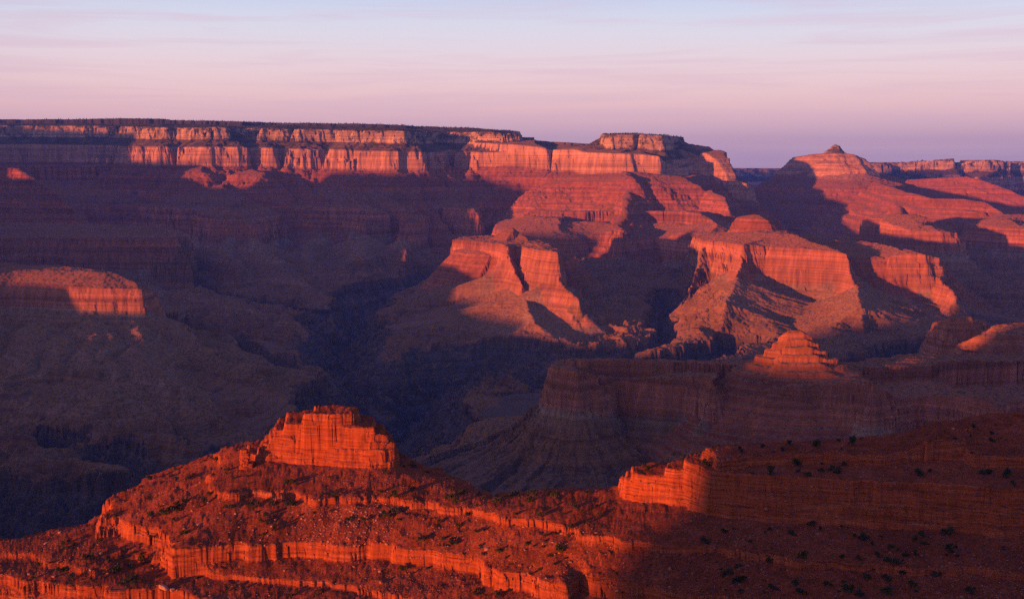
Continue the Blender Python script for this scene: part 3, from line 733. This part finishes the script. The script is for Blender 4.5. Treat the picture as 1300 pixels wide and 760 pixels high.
CONT.append(([wp([(1750, 900)], -352) + pz(-352, [(1500, 742), (1300, 732), (1168, 725), (1060, 717), (991, 713), (945, 710), (898, 703), (848, 701), (829, 699), (776, 697), (755, 690), (738, 686), (705, 678), (670, 670), (650, 662), (632, 655), (600, 652), (567, 648), (530, 643), (498, 639), (460, 638), (430, 634), (403, 638), (376, 631), (340, 630), (290, 628), (262, 620)]) +
              wp([(258, 1300), (270, 1380), (340, 1440), (420, 1440), (500, 1370), (560, 1270), (640, 1188), (700, 1195), (800, 1215), (1000, 1240), (1300, 1360), (1750, 1560)], -352)], -346.5, -352, 2.0, 1.0))
LA = [wp([(1750, 830), (1300, 880), (1000, 935), (900, 950), (800, 975), (740, 1000)], -386) + pz(-386, [(724, 768), (700, 762), (668, 757), (635, 745), (600, 732), (567, 723), (530, 716), (498, 713), (460, 712), (430, 713), (400, 709), (363, 706), (330, 706), (308, 708), (280, 710), (250, 715), (226, 716), (221, 705), (213, 697), (200, 690), (186, 686), (165, 681), (150, 676), (135, 677), (122, 678)]) +
              wp([(119, 1240), (140, 1300), (200, 1370), (300, 1460), (400, 1500), (520, 1410), (640, 1228), (700, 1235), (800, 1265), (1000, 1380), (1300, 1700), (1750, 1950)], -386)]
CONT.append((LA, -371.5, -378, 1.8, 0.9))
CONT.append(([[(a, b - 2.2, c) for a, b, c in LA[0]]] if False else LA, -378.2, -386, 1.8, 1.0))
CONT.append(([wp([(1750, 790), (1300, 835), (1000, 880), (800, 925), (600, 985), (400, 1040), (300, 1062), (220, 1090), (150, 1128)], -398) + pz(-398, [(118, 727), (88, 718), (50, 713), (0, 709), (-60, 716), (-120, 728)]) +
              wp([(-125, 1136), (-70, 1150), (0, 1174), (60, 1206), (100, 1240), (200, 1380), (300, 1475), (400, 1515), (520, 1430), (640, 1240), (800, 1280), (1000, 1390), (1300, 1720), (1750, 1960)], -398)], -394, -398, 2, 1.0))
CONT.append(([wp([(1750, 760), (1300, 800), (1000, 845), (800, 888), (600, 945), (300, 1012), (180, 1045)], -410) + pz(-410, [(146, 768), (128, 763), (110, 757), (85, 753), (60, 749), (30, 745), (0, 743), (-60, 744), (-135, 752)]) +
              wp([(-140, 1160), (-80, 1178), (0, 1200), (100, 1268), (200, 1400), (300, 1490), (400, 1530), (520, 1445), (640, 1250), (800, 1290), (1000, 1400), (1300, 1730), (1750, 1970)], -410)], -401, -410, 3, 1.0))
CONT.append(([wp([(1800, 560), (1300, 620), (900, 680), (600, 760), (300, 820), (0, 900), (-240, 980), (-250, 1300), (-100, 1340), (0, 1370), (200, 1540), (400, 1660), (520, 1570), (640, 1370), (800, 1410), (1000, 1530), (1300, 1850), (1800, 2150)], -520)], -518, -520, 3, 1.0))
CONT.append(([wp([(1900, 100), (650, 200), (-500, 400), (-500, 1950), (0, 1930), (400, 2050), (640, 1800), (1000, 1950), (1300, 2250), (1900, 2600)], -1150)], -1149, -1150, 3, 1.0))

def fg_height(x, y):
    x = np.asarray(x, float); y = np.asarray(y, float); shape = x.shape
    x = x.ravel(); y = y.ravel()
    a = smp(T1, x / 1.3 + 17, y / 1.3 + 300); b = smp(T2, x / 1.3 + 600, y / 1.3)
    c = smp(T3, x / 0.35, y / 0.35 + 40); d_ = smp(T4, x / 0.35 + 90, y / 0.35)
    a3 = smp(T1, x / 0.22 + 40, y / 0.22 + 700); b3 = smp(T2, x / 0.22 + 840, y / 0.22 + 70)
    cl = smp(T1, x / 0.45 + 400, y / 0.45 + 40)
    # jointed rock: the outline jumps by a metre or two along fractures
    blk = np.floor(smp(T2, x / 0.62 + 111, y / 0.62) * 1.3) * 1.7
    sd = []
    for i, (polys, zt, zb, w, rg) in enumerate(CONT):
        s_ = np.full(x.shape, 1e9)
        k = rg if zb < -340 else 0.5
        own = smp(T3, x / 0.5 + 131 * i, y / 0.5 + 57 * i) * 0.34 + smp(T2, x / 1.0 + 31 * i, y / 1.0 + 257 * i) * 0.8 + np.floor(smp(T1, x / 0.33 + 77 * i, y / 0.33 + 19 * i) * 1.6) * 0.55
        wx = (4.5 * a + 3.0 * a3 + 0.5 * c) * k; wy = (4.0 * b + 3.0 * b3 + 0.5 * d_) * k
        for p in polys:
            d, _, _, _ = poly_field(x + wx, y + wy, p, True)
            s_ = np.minimum(s_, d)
        if zb == -378:
            s_ = s_ + 1.6
        if zb > -500:
            s_ = s_ + rg * (own + blk * 0.8 + 0.45 * cl)
        sd.append(s_)
    z = np.full(x.shape, -1150.0); strat = np.full(x.shape, 1000.0)
    lump = smp(T2, x / 0.55 + 9, y / 0.55 + 70)
    fine = smp(T3, x / 0.2 + 33, y / 0.2 + 5)
    n = len(CONT)
    for i in range(n - 1, -1, -1):
        polys, zt, zb, w, rg = CONT[i]
        ins = sd[i] < 0
        b_ = -sd[i]
        if i > 0:
            a_ = sd[i - 1]
            t = np.clip(a_ / np.maximum(a_ + b_, 1e-6), 0, 1)
            inner = CONT[i - 1][2]
            zi = inner + (zt - inner) * t
            zi = np.where(sd[i - 1] > 60, np.minimum(zi, zt + b_ * 0.35), zi)
        else:
            zi = zt + np.minimum(b_ * 0.02, 6)
        if i == 1:
            lv = np.clip(0.5 + 0.7 * smp(T1, x / 1.4 + 55, y / 1.4 + 200), 0.08, 1.0)
        elif -415 < zb < -340:
            lv = np.clip(0.9 + 0.6 * smp(T1, x / 0.7 + 55 * i, y / 0.7 + 200), 0.06, 1.3)
            if zb < -390:
                lv = lv * (1 - smooth(-400, -330, x)) + 0.04
        else:
            lv = 1.0
        c_ = np.clip(b_ / w, 0, 1)
        st = smooth(0.0, 1.0, c_)
        if i < n - 1:                               # what the slope below would be here
            foot = zb + (zi - zb) * (1 - lv)
        else:
            foot = zb
        zz = foot + (zi - foot) * st
        z = np.where(ins, np.maximum(zz, z) if zb > -500 else zz, z)
        strat = np.where(ins, -zb, strat)
    top = smooth(-1000, -520, z)
    mid = smp(T4, x / 0.7 + 300, y / 0.7 + 9)
    rl = np.abs(smp(T5, x / 1.1 + 7, y / 4.0 + 50))
    z = z + (0.5 * lump + 0.22 * mid + 0.12 * fine - 0.5 * (1 - np.minimum(rl * 1.2, 1))) * top
    return z.reshape(shape), strat.reshape(shape), np.zeros(shape, np.int16)

def ridge_material():
    m, N, L = new_mat("red_sandstone")
    out = N.new('ShaderNodeOutputMaterial'); b = N.new('ShaderNodeBsdfDiffuse')
    b.inputs['Roughness'].default_value = 1.0
    geo = N.new('ShaderNodeNewGeometry'); pos = geo.outputs['Position']
    nsep = N.new('ShaderNodeSeparateXYZ'); L.new(geo.outputs['True Normal'], nsep.inputs[0])
    patch = noise_node(N, L, scaled(N, L, pos, (1/14., 1/14., 1/14.)), 1.0, 6, 0.65)
    big = noise_node(N, L, scaled(N, L, pos, (1/70., 1/70., 1/40.)), 1.0, 4, 0.6)
    bed = noise_node(N, L, scaled(N, L, pos, (1/60., 1/60., 1/2.6)), 1.0, 5, 0.7)
    stk = noise_node(N, L, scaled(N, L, pos, (1/5., 1/5., 1/40.)), 1.0, 4, 0.6)
    rock = ramp_node(N, [(0.25, (.17, .045, .022)), (0.42, (.36, .08, .027)), (0.58, (.46, .115, .038)), (0.75, (.55, .22, .11))])
    L.new(bed, rock.inputs[0])
    rk = mix(N, L, 1.0, rock.outputs[0], map_range(N, L, stk, 0.3, 0.7, 0.84, 1.14), 'MULTIPLY')
    crk = noise_node(N, L, scaled(N, L, pos, (1/34., 1/34., 1/1.5)), 1.0, 3, 0.6)
    rk = mix(N, L, map_range(N, L, crk, 0.36, 0.44, 0.65, 0.0), rk, (.11, .035, .02))
    stain = noise_node(N, L, scaled(N, L, pos, (1/9., 1/9., 1/30.)), 1.0, 4, 0.65)
    rk = mix(N, L, map_range(N, L, stain, 0.56, 0.72, 0.0, 0.55), rk, (.13, .05, .035))
    soil = ramp_node(N, [(0.3, (.16, .034, .017)), (0.5, (.25, .052, .023)), (0.7, (.32, .082, .04))])
    L.new(patch, soil.inputs[0])
    so = mix(N, L, 1.0, soil.outputs[0], map_range(N, L, big, 0.3, 0.7, 0.75, 1.25), 'MULTIPLY')
    # dry grass and low scrub
    scr = noise_node(N, L, scaled(N, L, pos, (1/2.2, 1/2.2, 1/2.2)), 1.0, 4, 0.7)
    so = mix(N, L, map_range(N, L, scr, 0.50, 0.60, 0, 0.85), so, (.055, .036, .018))
    scr2 = noise_node(N, L, scaled(N, L, pos, (1/7., 1/7., 1/7.)), 1.0, 5, 0.7)
    so = mix(N, L, map_range(N, L, scr2, 0.52, 0.64, 0, 0.65), so, (.06, .035, .02))
    peb = noise_node(N, L, scaled(N, L, pos, (1/1.3, 1/1.3, 1/1.3)), 1.0, 3, 0.6)
    so = mix(N, L, map_range(N, L, peb, 0.66, 0.72, 0, 0.7), so, (.50, .27, .18))
    f = math_node(N, L, 'ADD', nsep.outputs['Z'], math_node(N, L, 'MULTIPLY_ADD', patch, 0.3, -0.15))
    col = mix(N, L, map_range(N, L, f, 0.60, 0.74, 0, 1), rk, so)
    L.new(col, b.inputs['Color'])
    h = math_node(N, L, 'ADD', math_node(N, L, 'MULTIPLY', bed, 0.9), math_node(N, L, 'MULTIPLY', patch, 1.6))
    h = math_node(N, L, 'ADD', h, math_node(N, L, 'MULTIPLY', stk, 0.35))
    h = math_node(N, L, 'ADD', h, math_node(N, L, 'MULTIPLY', crk, 1.1))
    bp = N.new('ShaderNodeBump'); bp.inputs['Strength'].default_value = 0.9; bp.inputs['Distance'].default_value = 1.0
    L.new(h, bp.inputs['Height']); L.new(bp.outputs[0], b.inputs['Normal'])
    L.new(b.outputs[0], out.inputs[0])
    return m
MAT_RIDGE = ridge_material()
XG, DG, (zg, sg, fg_) = window(-330, 1630, 4.0, 600.0, 2300.0, 1000, 1.1, 800, fg_height, 0.05)
for o in grid_objects(XG, DG, zg, {'strat': sg}, np.zeros(XG.shape, np.int32), {0: 'foreground_ridge'}, MAT_RIDGE).values():
    o['kind'] = 'structure'
    o['label'] = 'glowing red sandstone ridge with ledges and a stepped butte in the foreground'
    o['category'] = 'ridge'

# ------------------------------------------------------------------ plants and loose rock on the foreground ridge
rng = np.random.default_rng(11)
def simple_mat(name, c1, c2, scale):
    m, N, L = new_mat(name)
    out = N.new('ShaderNodeOutputMaterial'); b = N.new('ShaderNodeBsdfDiffuse')
    tc = N.new('ShaderNodeTexCoord')
    oi = N.new('ShaderNodeObjectInfo')
    n = noise_node(N, L, scaled(N, L, tc.outputs['Object'], (scale,) * 3), 1.0, 3, 0.6)
    v = math_node(N, L, 'ADD', math_node(N, L, 'MULTIPLY', n, 0.8), math_node(N, L, 'MULTIPLY_ADD', oi.outputs['Random'], 0.5, -0.15))
    L.new(mix(N, L, v, c1, c2), b.inputs['Color']); L.new(b.outputs[0], out.inputs[0])
    return m
MAT_LEAF = simple_mat('juniper_foliage', (.026, .034, .014), (.075, .078, .030), 1.5)
MAT_WOOD = simple_mat('juniper_bark', (.10, .06, .04), (.16, .10, .07), 3.0)
MAT_STONE = simple_mat('fallen_sandstone', (.24, .075, .04), (.46, .20, .12), 0.8)
MAT_PALE = simple_mat('pale_stone', (.36, .17, .10), (.46, .26, .18), 0.8)

def mesh_of(name, verts, faces, mats, midx=None):
    me = bpy.data.meshes.new(name)
    me.from_pydata([tuple(v) for v in verts], [], [tuple(f) for f in faces])
    for m in mats: me.materials.append(m)
    if midx is not None: me.polygons.foreach_set('material_index', np.asarray(midx, np.int32))
    me.update()
    return me

def shrub_mesh(seed, n, wide, tall):
    """a juniper bush about a metre across: short forked stems and small leaf sprays through an uneven crown"""
    r = np.random.default_rng(seed)
    V, Fc, M = [], [], []
    lobes = [(r.uniform(-.32, .32) * wide, r.uniform(-.3, .3) * wide, r.uniform(.25, .62) * tall, r.uniform(.2, .36)) for _ in range(6)]
    for lx, ly, lz, lr in lobes:                      # stems
        b0 = len(V)
        for (cx, cy, cz, w) in ((0, 0, -.15, .045), (lx * .9, ly * .9, lz, .018)):
            for k in range(3):
                V.append((cx + w * cos(k * 2.1), cy + w * sin(k * 2.1), cz))
        for k in range(3):
            Fc.append((b0 + k, b0 + (k + 1) % 3, b0 + 3 + (k + 1) % 3, b0 + 3 + k)); M.append(1)
    for _ in range(n):
        lx, ly, lz, lr = lobes[r.integers(len(lobes))]
        v = r.normal(size=3); v /= np.linalg.norm(v)
        c = np.array([lx, ly, lz]) + v * lr * r.uniform(.35, 1.05) * np.array([1, 1, tall * .8])
        c[2] = max(c[2], .04)
        a = r.normal(size=3); a /= np.linalg.norm(a); b = np.cross(a, r.normal(size=3)); b /= np.linalg.norm(b)
        sz = r.uniform(.05, .12)
        i0 = len(V)
        V += [c + a * sz, c + b * sz * .7, c - a * sz, c - b * sz * .7 + v * .03]
        Fc.append((i0, i0 + 1, i0 + 2, i0 + 3)); M.append(0)
    return V, Fc, M

def rock_shape(seed, sx, sy, sz, sub=2):
    """an angular block: a cut-down box with chipped corners"""
    r = np.random.default_rng(seed)
    bm = bmesh.new()
    bmesh.ops.create_cube(bm, size=1.0)
    bmesh.ops.subdivide_edges(bm, edges=bm.edges[:], cuts=sub, use_grid_fill=True)
    for v in bm.verts:
        p = np.array(v.co)
        q = p / max(np.linalg.norm(p), 1e-6) * 0.62
        p = p * .72 + q * .28 + r.normal(size=3) * .05
        v.co = (p[0] * sx, p[1] * sy, p[2] * sz)
    for _ in range(3):                                # flat broken faces
        n = Vector(r.normal(size=3)).normalized()
        far = max((Vector((v.co.x / sx, v.co.y / sy, v.co.z / sz))).dot(n) for v in bm.verts)
        for v in bm.verts:
            w = Vector((v.co.x / sx, v.co.y / sy, v.co.z / sz)); k = w.dot(n) - far * .78
            if k > 0:
                w -= n * k; v.co = (w.x * sx, w.y * sy, w.z * sz)
    V = [tuple(v.co) for v in bm.verts]; bm.verts.index_update()
    Fc = [tuple(v.index for v in f.verts) for f in bm.faces]
    bm.free()
    return V, Fc

def tagged(o, label, cat, group=None, kind=None):
    if label: o['label'] = label
    if cat: o['category'] = cat
    if group: o['group'] = group
    if kind: o['kind'] = kind
    return o

# where the foreground is seen: for picture positions, the first ground the ray meets
_step = np.arange(820.0, 1560.0, 11.0)
def ground_at(px, py):
    px = np.asarray(px, float); py = np.asarray(py, float)
    u = (px - CX) / F; v = (CY - py) / F
    dy = cos(PITCH) + v * sin(PITCH); dz = -sin(PITCH) + v * cos(PITCH)
    ux = u / dy; uz = dz / dy
    lo = np.full(len(px), np.nan); hi = np.full(len(px), np.nan)
    todo = np.arange(len(px))
    for k in range(len(_step)):
        d = _step[k]
        zt = parallel(fg_height, ux[todo] * d, np.full(len(todo), d))[0]
        hit = zt >= uz[todo] * d
        lo[todo[hit]] = d - 11.0; hi[todo[hit]] = d
        todo = todo[~hit]
        if not len(todo): break
    m = np.nonzero(~np.isnan(hi))[0]
    for _ in range(5):
        md = (lo[m] + hi[m]) / 2
        h = fg_height(ux[m] * md, md)[0] >= uz[m] * md
        hi[m] = np.where(h, md, hi[m]); lo[m] = np.where(h, lo[m], md)
    out = np.full((len(px), 3), np.nan)
    out[m, 0] = ux[m] * hi[m]; out[m, 1] = hi[m]
    out[m, 2] = fg_height(out[m, 0], out[m, 1])[0]
    return out

def zone_of(px, py):
    crest = np.interp(px, [0, 120, 260, 305, 500, 560, 640, 790, 900, 1100, 1300], [705, 655, 622, 592, 598, 612, 640, 632, 585, 575, 522])
    bnd = np.interp(px, [260, 400, 560, 640, 700, 780, 900, 1060, 1300], [622, 636, 648, 658, 676, 696, 703, 717, 732])
    bna = np.interp(px, [0, 120, 226, 440, 560, 640, 700, 760, 1300], [706, 668, 705, 704, 716, 738, 752, 775, 840])
    if px > 800 and py < 655 and py > np.interp(px, [800, 870, 1000, 1300], [606, 600, 606, 622]): return None      # the cliff face
    if px > 800 and py <= np.interp(px, [800, 870, 1000, 1300], [606, 600, 606, 622]): return ('on the bench above the shaded cliff', 'juniper shrubs above the shaded cliff')
    if py < 600 and 300 < px < 510: return None
    if py < bnd and px > 262:
        if px < 520: return ('on the steep slope just under the stepped red butte', 'juniper shrubs under the stepped butte')
        if px < 800: return ('along the low saddle between butte and cliff', 'juniper shrubs on the saddle')
        return ('on the shaded slope at the foot of the long cliff', 'juniper shrubs at the foot of the shaded cliff')
    if py < bna:
        if px < 262: return ('on the ridge crest left of the stepped butte', 'juniper shrubs on the left end of the ridge crest')
        if px < 800: return ('on the sunlit slope between the two rock ledges', 'juniper shrubs between the two ledges')
        return ('on the dark slope below the thin pale ledge', 'juniper shrubs on the dark slope at lower right')
    return ('on the slope below the lower fluted ledge', 'juniper shrubs below the lower ledge')

# candidate spots, spread over the visible slopes
npx = 9000
cpx = rng.uniform(2, 1298, npx); cpy = rng.uniform(525, 758, npx)
cg = ground_at(cpx, cpy)
okk = ~np.isnan(cg[:, 0])
cpx, cpy, cg = cpx[okk], cpy[okk], cg[okk]
e = 1.5
hx = (fg_height(cg[:, 0] + e, cg[:, 1])[0] - fg_height(cg[:, 0] - e, cg[:, 1])[0]) / (2 * e)
hy = (fg_height(cg[:, 0], cg[:, 1] + e)[0] - fg_height(cg[:, 0], cg[:, 1] - e)[0]) / (2 * e)
slope_ = np.hypot(hx, hy)
gentle = slope_ < 0.95
clump = smp(T1, cg[:, 0] / 0.9 + 5, cg[:, 1] / 0.9 + 80)
SHRUBS = [mesh_of('juniper_shrub', *a[:2], [MAT_LEAF, MAT_WOOD], a[2]) for a in (shrub_mesh(31 + k, 240, w, t) for k, (w, t) in enumerate(((1.2, 1.0), (1.5, .8), (1.0, 1.2), (1.6, .7), (1.3, .95))))]
order = [k for k in rng.permutation(len(clump)) if clump[k] + rng.normal(0, .7) > -0.1]
taken = []
n_sh = 0
for i in order:
    if not gentle[i] or n_sh >= 296: continue
    zn_ = zone_of(cpx[i], cpy[i])
    if zn_ is None: continue
    p = cg[i]
    size = float(np.clip(rng.lognormal(1.5, .45), 2.3, 9.5))
    if any((p[0] - q[0]) ** 2 + (p[1] - q[1]) ** 2 < (2.0 + .45 * size) ** 2 for q in taken): continue
    taken.append(p)
    o = bpy.data.objects.new('juniper_shrub', SHRUBS[n_sh % len(SHRUBS)])
    scene.collection.objects.link(o)
    o.location = (p[0], p[1], p[2] - .1)
    o.rotation_euler = (0, 0, rng.uniform(0, 6.28)); o.scale = (size, size, size * rng.uniform(.95, 1.25))
    tagged(o, 'dark green juniper shrub ' + zn_[0], 'shrub', zn_[1])
    n_sh += 1

# low scrub, nobody could count it
def scatter_mesh(name, pts, sizes, shapes, mat, squash=1.0, sink=0.0):
    VV, LS, n0 = [], [], 0
    for k, (p, s_) in enumerate(zip(pts, sizes)):
        V, Fc = shapes[k % len(shapes)]
        a = rng.uniform(0, 6.28); ca, sa = cos(a), sin(a)
        A = V * s_
        VV.append(np.stack([A[:, 0] * ca - A[:, 1] * sa + p[0], A[:, 0] * sa + A[:, 1] * ca + p[1], A[:, 2] * squash + p[2] - sink * s_], 1))
        LS.append(Fc + n0); n0 += len(V)
    VV = np.concatenate(VV); LS = np.concatenate(LS)
    me = bpy.data.meshes.new(name)
    me.vertices.add(len(VV)); me.vertices.foreach_set('co', VV.astype(np.float32).ravel())
    me.loops.add(LS.size); me.loops.foreach_set('vertex_index', LS.ravel().astype(np.int32))
    me.polygons.add(len(LS)); me.polygons.foreach_set('loop_start', np.arange(0, LS.size, 4, dtype=np.int32))
    me.update(calc_edges=True); me.materials.append(mat)
    o = bpy.data.objects.new(name, me); scene.collection.objects.link(o)
    return o
npx = 30000
spx = rng.uniform(-40, 1340, npx); spy = rng.uniform(525, 800, npx)
sg_ = ground_at(spx, spy); sg_ = sg_[~np.isnan(sg_[:, 0])]
cl2 = smp(T2, sg_[:, 0] / 1.2, sg_[:, 1] / 1.2) + rng.normal(0, .6, len(sg_))
low = [shrub_mesh(90 + k, 16, 1.0, .7) for k in range(5)]
low = [(np.array(a), np.array([f for f, m in zip(b, c) if m == 0])) for a, b, c in low]
sel = sg_[cl2 > -0.25]
o = scatter_mesh('low_scrub', sel, np.clip(rng.lognormal(.22, .5, len(sel)), .5, 4.0), low, MAT_LEAF)
tagged(o, 'low dry scrub and grass tufts spread over the red ridge', 'scrub', kind='stuff')
sel = sg_[cl2 < -0.25]
bl = []
for k in range(6):
    V, Fc = rock_shape(200 + k, 1.0, .8, .6, 1)
    bl.append((np.array(V), np.array([f if len(f) == 4 else f + f[-1:] for f in Fc])))
rk_sz = rng.lognormal(-.4, .45, len(sel)) * (1 + .7 * ((sel[:, 0] > -330) & (sel[:, 0] < -120) & (sel[:, 2] < -352) & (sel[:, 2] > -372)))
o = scatter_mesh('rock_rubble', sel, rk_sz, bl, MAT_STONE, sink=.1)
tagged(o, 'broken reddish rubble strewn over the slopes of the red ridge', 'rubble', kind='stuff')

# single fallen blocks one can point to
BOULD = [mesh_of('boulder', *rock_shape(300 + k, *d_), [MAT_STONE if k % 3 else MAT_PALE]) for k, d_ in enumerate(((1, .8, .6), (1.2, .8, .5), (1, .9, .8), (1.4, .7, .5), (.9, .8, .9), (1.1, 1, .6)))]
_b = []
def boulder(px, py, size, label, group, kind=None):
    _b.append((px, py, size, label, group, rng.integers(6) if kind is None else kind))
boulder(208, 747, 7.0, 'big pale boulder low on the slope below the left corner of the fluted ledge', None, 3)
boulder(219, 754, 4.0, 'smaller pale boulder just right of the big pale one', None, 0)
boulder(76, 676, 3.2, 'pale boulder on the left crest against the dark gorge', None, 0)
boulder(58, 690, 2.6, 'lone small boulder farther down the left crest', None, 3)
boulder(1210, 545, 3.0, 'small whitish boulder high on the shaded right slope', None, 0)
for zone, lab, n, (x0, x1, y0, y1) in (('pale blocks in the rockfall left of the butte', 'pale fallen block in the rockfall between butte and left ledge', 34, (215, 400, 632, 690)),
                                  ('blocks beside the saddle', 'fallen red block on the sunlit slope between the two ledges', 16, (560, 780, 660, 725)),
                                  ('blocks below the lower ledge', 'fallen red block on the slope under the fluted ledge', 16, (150, 520, 718, 756)),
                                  ('blocks under the right end of the lower ledge', 'fallen block on the slope at lower centre right of the ledge', 10, (720, 900, 705, 755)),
                                  ('blocks on the left crest', 'fallen block on the left crest slope near the ledge corner', 14, (20, 200, 690, 735))):
    for _ in range(n):
        boulder(rng.uniform(x0, x1), rng.uniform(y0, y1), float(np.clip(rng.lognormal(.45, .35), 1.0, 3.2)), lab, zone)
for (px, py, size, label, group, kind), p in zip(_b, ground_at([q[0] for q in _b], [q[1] for q in _b])):
    if np.isnan(p[0]): continue
    o = bpy.data.objects.new('boulder', BOULD[kind]); scene.collection.objects.link(o)
    o.location = (p[0], p[1], p[2] + size * .18); o.scale = (size,) * 3
    o.rotation_euler = (rng.uniform(-.25, .25), rng.uniform(-.25, .25), rng.uniform(0, 6.28))
    tagged(o, label, 'boulder', group)

# the leaning pinnacle that stands free at the left end of the butte: a stack of worn blocks
pin = bpy.data.objects.new('rock_pinnacle', None); scene.collection.objects.link(pin)
g0 = ground_at([311], [594])[0]
pin.location = tuple(g0 + np.array([0, 3.0, 0]))
tagged(pin, 'free standing rock pinnacle at the left foot of the stepped butte', 'pinnacle')
for k, (dz, sx, sy, sz, dx) in enumerate(((1.5, 15, 11, 8, 1.2), (8.0, 9.5, 8.5, 8, -1.0), (14.0, 10.5, 8.5, 6.5, -.6), (18.6, 8.0, 6.5, 4.5, -1.3))):
    V, Fc = rock_shape(400 + k, sx, sy, sz, 4)
    b_ = bpy.data.objects.new('rock_block', mesh_of('rock_block', V, Fc, [MAT_RIDGE])); scene.collection.objects.link(b_)
    b_.parent = pin; b_.location = (dx, 0, dz)

# ------------------------------------------------------------------ forest on the far plateau, seen edge on
fv, ff2 = [], []
def conifer(r):
    V, Fc = [], []
    for (z0, z1, w) in ((.15, .5, .34), (.4, .78, .25), (.65, 1.0, .15)):
        i0 = len(V); a0 = r.uniform(0, 6)
        ring = [(w * r.uniform(.7, 1.2) * cos(a0 + k * 1.047), w * r.uniform(.7, 1.2) * sin(a0 + k * 1.047), z0 + r.uniform(-.05, .05)) for k in range(6)]
        V += ring + [(0, 0, z1)]
        for k in range(6):
            Fc.append((i0 + k, i0 + (k + 1) % 6, i0 + 6, i0 + 6))
    return np.array(V), np.array(Fc)
cons = [conifer(rng) for _ in range(6)]
pts_f = []
for fi, cnt in ((0, 9000), (2, 700)):
    p = FEATS[fi]['p']
    lo, hi = p[:, :2].min(0), p[:, :2].max(0)
    lo = np.maximum(lo, (-9500, 0)); hi = np.minimum(hi, (9000, 17000))
    fx = rng.uniform(lo[0], hi[0], cnt * 5); fy = rng.uniform(lo[1], hi[1], cnt * 5)
    zz, ss, oo = height(fx, fy)
    k = (np.isin(oo, [fi])) & (ss < 78)
    edge = (ss > -12) | (rng.random(len(ss)) < .15)
    kk = np.nonzero(k & edge)[0][:cnt]
    pts_f += [(fx[q], fy[q], zz[q]) for q in kk]
o = scatter_mesh('rim_forest', np.array(pts_f), rng.uniform(9, 22, len(pts_f)), cons, MAT_LEAF, sink=.05)
tagged(o, 'thin dark line of pine forest along the top of the far plateau', 'forest', kind='stuff')

# ------------------------------------------------------------------ haze
def box_mesh(name, lo, hi):
    me = bpy.data.meshes.new(name)
    v = [(x, y, z) for x in (lo[0], hi[0]) for y in (lo[1], hi[1]) for z in (lo[2], hi[2])]
    me.from_pydata(v, [], [(0, 1, 3, 2), (4, 6, 7, 5), (0, 4, 5, 1), (2, 3, 7, 6), (0, 2, 6, 4), (1, 5, 7, 3)])
    o = bpy.data.objects.new(name, me)
    scene.collection.objects.link(o)
    return o
HAZE = 1.7e-5
hz = box_mesh('haze', (-26000, -9000, -2300), (26000, 31500, 700))
hz['kind'] = 'stuff'; hz['label'] = 'thin blue evening haze filling the canyon'; hz['category'] = 'haze'
hm, N_, L_ = new_mat('haze_air')
ho = N_.new('ShaderNodeOutputMaterial'); hv = N_.new('ShaderNodeVolumePrincipled')
hv.inputs['Color'].default_value = (0.17, 0.34, 1.0, 1)
hv.inputs['Density'].default_value = HAZE
hv.inputs['Anisotropy'].default_value = 0.3
L_.new(hv.outputs[0], ho.inputs['Volume'])
hz.data.materials.append(hm)
